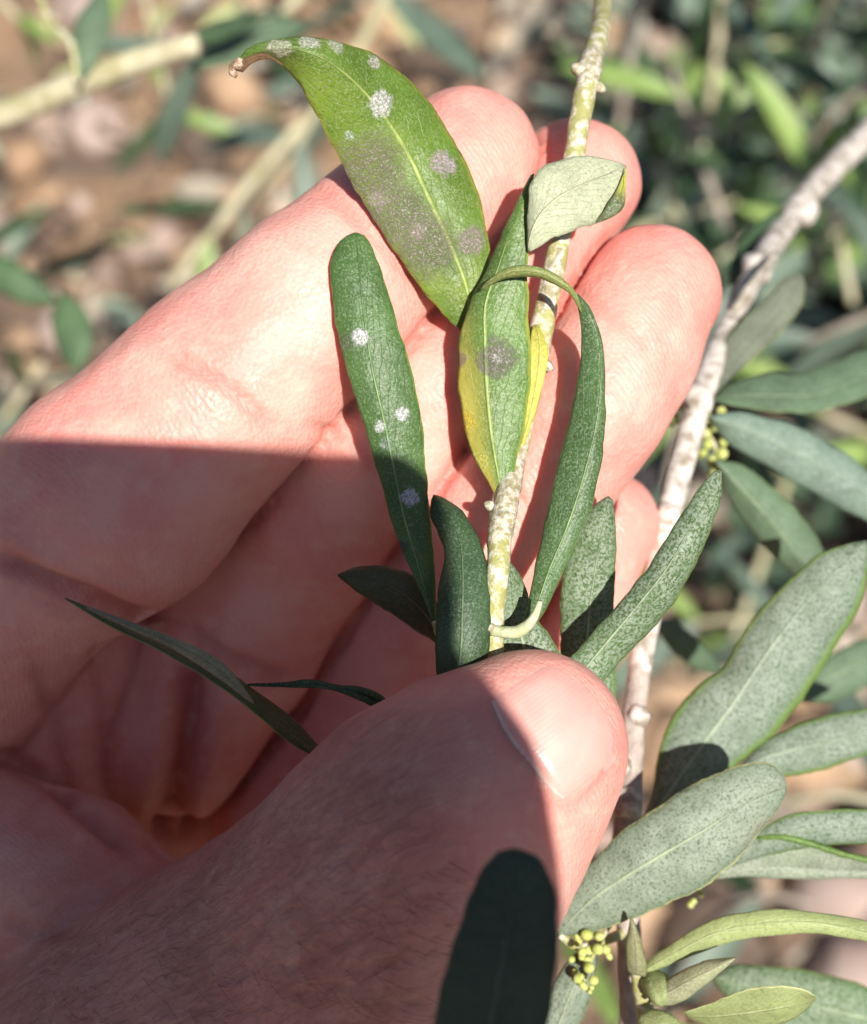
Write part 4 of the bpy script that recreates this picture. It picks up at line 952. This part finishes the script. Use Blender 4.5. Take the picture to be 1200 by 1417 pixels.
def bg_shoot(pts, kinds, step, length, label, group=None, seed=0, first=None, stem=None, spread=.75, t0=.0, cat='plant', name='olive_shoot'):
    """pts: (px,py,depth mm,width px) from base to tip; leaves in pairs along it, each its own object"""
    r = random.Random(seed)
    base = P(*pts[0][:3]); root = empty(name, base, label, cat, group)
    tube('stem', root, pts, [stem or STEMB], ntot=max(12, len(pts)*6), seg=8, knob=.15, seed=seed)
    Q = [P(*p[:3]) for p in pts]
    S = [0]
    for a, b in zip(Q[:-1], Q[1:]): S.append(S[-1]+(b-a).length)
    s = S[-1]*t0+step*.5; k = 0
    while s < S[-1]:
        i = max(j for j in range(len(S)) if S[j] <= s); i = min(i, len(Q)-2)
        p = Q[i].lerp(Q[i+1], (s-S[i])/max(1e-9, S[i+1]-S[i])); t = (Q[i+1]-Q[i]).normalized()
        x = t.cross(Vector((0, 0, 1))); x = x.normalized() if x.length > .05 else Vector((1, 0, 0)); y = x.cross(t)
        ph = (k % 2)*math.pi/2+r.uniform(-.5, .5)
        for sg in (0, math.pi):
            if r.random() < .12: continue
            d = x*math.cos(ph+sg)+y*math.sin(ph+sg)
            dr = (d*spread+t*(1-spread*.55)+Vector((r.gauss(0, .15), r.gauss(0, .15), r.gauss(0, .15)))).normalized()
            up = (Vector((0, -.35, 1))+Vector((r.gauss(0, .35), r.gauss(0, .35), 0))).normalized()
            xx = dr.cross(up).normalized(); zz = xx.cross(dr)
            Ln = length*r.uniform(.7, 1.15)
            Mx = Matrix((xx, dr, zz)).transposed().to_4x4()@Matrix.Scale(Ln, 4)
            o = bpy.data.objects.new('leaf', LM[r.choice(kinds)]); COL.objects.link(o); o.parent = root
            o.matrix_local = Matrix.Translation(p-base)@Mx
        s += step; k += 1
    return root
# top left: blurred yellowish branch with its leaves
bg_shoot([(-200, 225, 330, 42), (0, 160, 320, 40), (120, 110, 312, 38), (220, 75, 308, 36), (275, 60, 305, 30)], ['grey', 'green'], .022, .03, 'thick yellowish blurred branch at the upper left', seed=1, t0=.97)
lf = empty('olive_shoot', P(-120, 330, 340), 'two dark green leaves at the left edge above the index finger', 'plant')
tube('stem', lf, [(-120, 330, 340, 14), (-50, 350, 338, 12), (0, 372, 338, 10), (60, 400, 338, 8), (84, 404, 338, 6)], [STEMD], ntot=14, knob=.15)
M_blur = leaf_mat('leaf_blur', (.07, .13, .055), amt=.3, speck=(.15, .2, .14), rib=(.2, .26, .14))
L(lf, [(-40, 348), (0, 352), (35, 372), (65, 395), (80, 415)], [(-42, 352), (-15, 392), (20, 415), (55, 424), (80, 417)], [(-41, 350), (0, 375), (40, 398), (80, 416)], [334, 332, 332], M_blur, None, 81, nv=18, nu=4)
L(lf, [(84, 404), (72, 435), (75, 470), (90, 500), (105, 515)], [(88, 404), (112, 420), (128, 450), (128, 485), (108, 516)], [(86, 404), (98, 440), (104, 475), (106, 515)], [338, 336, 334], M_blur, None, 82, nv=18, nu=4)
lf = empty('olive_shoot', P(110, 112, 308), 'leaves standing on the blurred yellowish branch at the upper left', 'plant')
L(lf, [(104, 108), (98, 70), (104, 30), (125, 0), (142, -20)], [(118, 108), (140, 75), (152, 40), (152, 5), (144, -20)], [(111, 108), (120, 65), (130, 25), (143, -20)], [306, 308, 312], M_soft, None, 83, nv=18, nu=4)
L(lf, [(262, 92), (290, 60), (330, 38), (380, 25), (430, 30)], [(264, 98), (310, 92), (355, 78), (400, 56), (431, 32)], [(263, 95), (300, 76), (350, 55), (430, 31)], [318, 330, 340], M_soft, None, 84, nv=18, nu=4)
L(lf, [(250, 60), (280, 38), (320, 22), (370, 14)], [(252, 66), (290, 62), (335, 44), (371, 17)], [(251, 63), (300, 42), (371, 15)], [306, 312, 318], M_dark, None, 85, nv=18, nu=4)
tube('stem', lf, [(110, 116, 308, 10), (106, 108, 306, 9), (98, 60, 306, 10), (70, 30, 308, 10), (50, -20, 310, 9)], [M_yel_bark], ntot=18, knob=.3)
bg_shoot([(560, -80, 620, 18), (530, 0, 600, 18), (500, 60, 590, 16), (440, 150, 590, 14), (390, 230, 600, 12), (330, 290, 610, 12)], ['grey', 'grey', 'green'], .035, .05, 'grey leaved shoot hanging behind the spotted leaf', seed=3, t0=.1)
bg_shoot([(420, 170, 560, 16), (360, 235, 560, 16), (310, 300, 565, 16), (270, 350, 570, 15), (235, 400, 575, 12)], ['grey', 'bright'], .05, .035, 'thin yellowish twig left of the index finger', seed=4, t0=.35)
bg_shoot([(-150, 330, 520, 12), (-60, 350, 520, 12), (0, 370, 520, 12), (60, 400, 522, 10), (100, 440, 524, 8)], ['green', 'grey'], .022, .036, 'green leaves reaching in at the left edge above the hand', seed=5, t0=.2)
bg_shoot([(-40, 640, 640, 10), (20, 560, 640, 10), (60, 500, 640, 8)], ['grey', 'green'], .025, .035, 'small blurred sprig just above the hand at the left edge', seed=6)
bg_shoot([(460, -60, 480, 14), (400, 10, 470, 14), (330, 50, 465, 12), (270, 80, 465, 10)], ['grey', 'grey', 'green'], .03, .05, 'grey leaves crossing the top edge left of centre', seed=7, t0=.2)
bg_shoot([(180, -100, 640, 10), (200, -10, 640, 10), (215, 60, 640, 8), (240, 170, 645, 8)], ['green', 'bright'], .03, .035, 'green sprig hanging from the top edge at the left', seed=8)
bg_shoot([(-60, -60, 560, 10), (0, 0, 560, 10), (40, 40, 560, 8)], ['bright', 'green'], .02, .03, 'light green sprig in the top left corner', seed=9)
# top and right: shrub behind
sh = [([(900, -150, 700, 14), (880, 20, 690, 14), (860, 160, 690, 12), (850, 260, 700, 8)], ['bright', 'green'], 'bright green weed stem right of the held shoot near the top'),
      ([(1010, -160, 640, 14), (1000, 0, 640, 14), (985, 130, 640, 12), (960, 260, 650, 8)], ['bright', 'green', 'grey'], 'green shoot hanging from the top edge beside the top right corner'),
      ([(1180, -150, 600, 14), (1150, 0, 600, 14), (1110, 120, 610, 12), (1080, 220, 620, 8)], ['grey', 'bright', 'grey'], 'leafy shoot in the top right corner'),
      ([(1330, 20, 560, 14), (1250, 80, 570, 14), (1160, 150, 580, 12), (1100, 230, 590, 8)], ['grey', 'green'], 'grey green shoot entering at the right edge near the top'),
      ([(1300, 260, 520, 14), (1220, 290, 520, 14), (1130, 340, 530, 12), (1060, 420, 540, 8)], ['grey', 'grey', 'green'], 'grey leaved shoot behind the top of the whitish branch'),
      ([(1000, 520, 760, 12), (970, 400, 750, 12), (930, 280, 740, 12), (900, 200, 740, 8)], ['green', 'grey'], 'dark green shoot behind the ring fingertip'),
      ([(1330, 420, 480, 14), (1250, 420, 485, 14), (1170, 450, 490, 12), (1100, 480, 500, 8)], ['grey', 'green'], 'blurred leaves at the right edge above the branch leaves'),
      ([(1280, 640, 620, 12), (1200, 600, 620, 12), (1120, 560, 630, 10), (1060, 500, 640, 8)], ['green', 'bright'], 'green shoot behind the middle of the right edge'),
      ([(860, 330, 860, 12), (930, 300, 850, 12), (1020, 280, 850, 10), (1100, 250, 850, 8)], ['green', 'grey'], 'low dark shoot behind the curled fingers'),
      ([(740, -180, 900, 12), (760, -40, 900, 12), (790, 60, 900, 10), (860, 140, 900, 8)], ['grey', 'green'], 'far blurred shoot behind the top of the held stem'),
      ([(1320, 1120, 420, 12), (1230, 1110, 425, 12), (1150, 1100, 430, 10), (1090, 1110, 436, 8)], ['grey', 'grey'], 'blurred grey sprig at the right edge below the middle'),
      ([(1240, 960, 560, 12), (1140, 900, 560, 12), (1040, 860, 565, 10), (960, 860, 570, 8)], ['grey', 'grey', 'bright'], 'blurred sprig behind the branch between the scaly leaves'),
      ([(1120, 1250, 480, 12), (1060, 1240, 480, 12), (1000, 1260, 485, 10), (930, 1330, 490, 8)], ['grey', 'green'], 'blurred grey leaves below the folded pair'),
      ([(820, 1500, 420, 12), (850, 1440, 420, 12), (880, 1400, 424, 10), (920, 1370, 430, 8)], ['grey', 'bright'], 'blurred sprig between the yellow buds and the new leaves'),
      ([(1090, 660, 700, 12), (1060, 760, 700, 12), (1010, 900, 700, 10), (960, 1010, 700, 8)], ['grey', 'green', 'bright'], 'drooping shoot far behind the whitish branch'),
      ([(940, 520, 640, 12), (935, 600, 640, 10), (920, 690, 640, 8)], ['grey', 'bright'], 'blurred leaves between the little finger and the whitish branch'),
      ([(1240, 330, 700, 12), (1180, 300, 700, 12), (1060, 320, 710, 10), (990, 360, 720, 8)], ['grey', 'bright', 'green'], 'mixed green shoot deep behind the whitish branch'),
      ([(1260, -60, 820, 12), (1180, 20, 820, 12), (1090, 60, 820, 10), (980, 60, 820, 8)], ['green', 'grey', 'bright'], 'far shoot across the top right corner')]
sh += [([(1040, 380, 620, 12), (1000, 300, 610, 12), (960, 190, 610, 10), (930, 90, 612, 8)], ['bright', 'bright', 'green'], 'yellow green shoot rising behind the bend of the whitish branch'),
       ([(1180, 420, 560, 12), (1160, 330, 560, 12), (1120, 240, 562, 10)], ['bright', 'grey'], 'yellow green tuft right of the whitish branch near its bend')]
for i, (p, k, l_) in enumerate(sh):
    bg_shoot(p, k, .030, .046, l_, 'olive shoots blurred behind the hand', seed=20+i, stem=STEMB if i % 3 else STEMD)

# green weeds hugging the ground under the shrub
def weeds(name, mats, count, region, size, seed, label):
    r = np.random.default_rng(seed); V = []; fs = []; mi = []
    for k in range(count):
        px, py = region(r); q = G(px, py); z = gz(q.x, q.y)
        hh = r.uniform(.0, .09); s_ = r.uniform(*size); a = r.uniform(0, 6.28); el = r.uniform(-.1, 1.1)
        d = Vector((math.cos(a)*math.cos(el), math.sin(a)*math.cos(el), math.sin(el))); x = d.cross(Vector((0, 0, 1))).normalized(); up = x.cross(d); b0 = len(V)
        for t, w in ((0, .05), (.3, .8), (.65, .9), (.9, .45), (1, .03)):
            for sg in (-1, 0, 1):
                v = d*t*s_+x*sg*w*s_*.17+up*(abs(sg)*.05*s_-.25*t*t*s_); V.append((q.x+v.x, q.y+v.y, z+hh+v.z))
        for i in range(4):
            for j in range(2): a_ = b0+i*3+j; fs.append((a_, a_+1, a_+4, a_+3)); mi.append(k % len(mats))
    o = mesh_obj(name, V, fs, mats, None, mi, [(0.5, .5)]*len(V)); return tag(o, label, 'weeds', None, 'stuff')
def right_side(r):
    while True:
        x, y = r.uniform(820, 1500), r.uniform(-250, 900)
        if r.random() < (1 if y < 560 else .25): return x, y
weeds('weeds', [simple('weed_dark', (.02, .05, .022), (.05, .10, .045)), simple('weed_grey', (.09, .13, .09), (.15, .20, .15)), simple('weed_green', (.07, .14, .035), (.13, .21, .06)), simple('weed_dark2', (.015, .035, .018), (.04, .075, .035))], 900, right_side, (.03, .07), 12,  # weed colours darkened to paint the shaded gaps
      'green weeds and suckers covering the ground at the right, darkened to stand for shaded gaps')
weeds('weeds', [simple('weed_sage', (.16, .22, .15), (.24, .30, .22)), simple('weed_yellow', (.30, .36, .12), (.4, .44, .2))], 60, lambda r: (r.uniform(-250, 620), r.uniform(-250, 650)), (.025, .05), 13,
      'scattered small grey green leaves on the tan ground at the left')

# unseen shoots added beside the camera to throw dappled shade at the right
def behind(x, y, z): return CM@(Vector((x, y, z))*.001)
def shade_shoot(pts, label, seed):
    r = random.Random(seed); Q = [behind(*p) for p in pts]
    root = empty('olive_shoot', Q[0], label, 'plant', 'unseen leafy shoots added beside the camera for shade')
    V = []; fs = []
    for i, q in enumerate(Q):
        for j in range(6):
            a = j*math.pi/3; V.append(q+(CM.to_3x3()@Vector((math.cos(a), math.sin(a), 0)))*.003)
    for i in range(len(Q)-1):
        for j in range(6): fs.append((i*6+j, i*6+(j+1) % 6, (i+1)*6+(j+1) % 6, (i+1)*6+j))
    mesh_obj('stem', V, fs, [STEMD], root)
    for i in range(len(Q)-1):
        for k in range(7):
            p = Q[i].lerp(Q[i+1], k/7); t = (Q[i+1]-Q[i]).normalized()
            for sg in (-1, 1):
                d = (t*.7+Vector((r.gauss(0, 1), r.gauss(0, 1), r.gauss(0, 1))).normalized()*.9).normalized()
                up = (to_sun+Vector((r.gauss(0, .4), r.gauss(0, .4), r.gauss(0, .4)))).normalized(); x = d.cross(up).normalized(); z = x.cross(d)
                o = bpy.data.objects.new('leaf', LM[r.choice(['grey', 'green'])]); COL.objects.link(o); o.parent = root
                o.matrix_local = Matrix.Translation(p-Q[0])@(Matrix((x, d, z)).transposed().to_4x4()@Matrix.Scale(r.uniform(.05, .075), 4))
for i, pts in enumerate(([(420, 360, 60), (330, 250, 40), (260, 130, 20)], [(520, 300, 100), (420, 200, 80), (330, 80, 60)], [(470, 60, 40), (400, 30, 30), (300, -10, 20)], [(600, 180, 80), (500, 120, 60), (400, 110, 40)], [(330, 420, 20), (270, 300, 10), (215, 210, 0)],
    [(560, 380, 50), (450, 300, 40), (370, 200, 30)], [(540, 120, 60), (450, 60, 50), (350, 40, 40)], [(520, 240, 20), (430, 250, 10), (310, 200, 0)], [(560, 20, 90), (480, -30, 80), (400, -60, 70)])):
    shade_shoot(pts, 'unseen olive shoot added outside the frame, %s, shading the shrub' % ('highest above the right of the lens', 'right of the lens in the middle', 'lowest at the right of the lens', 'farthest to the right of the lens', 'just above the lens', 'behind the highest one', 'behind the middle one', 'closest in line with the lens', 'lowest and farthest back')[i], 70+i)
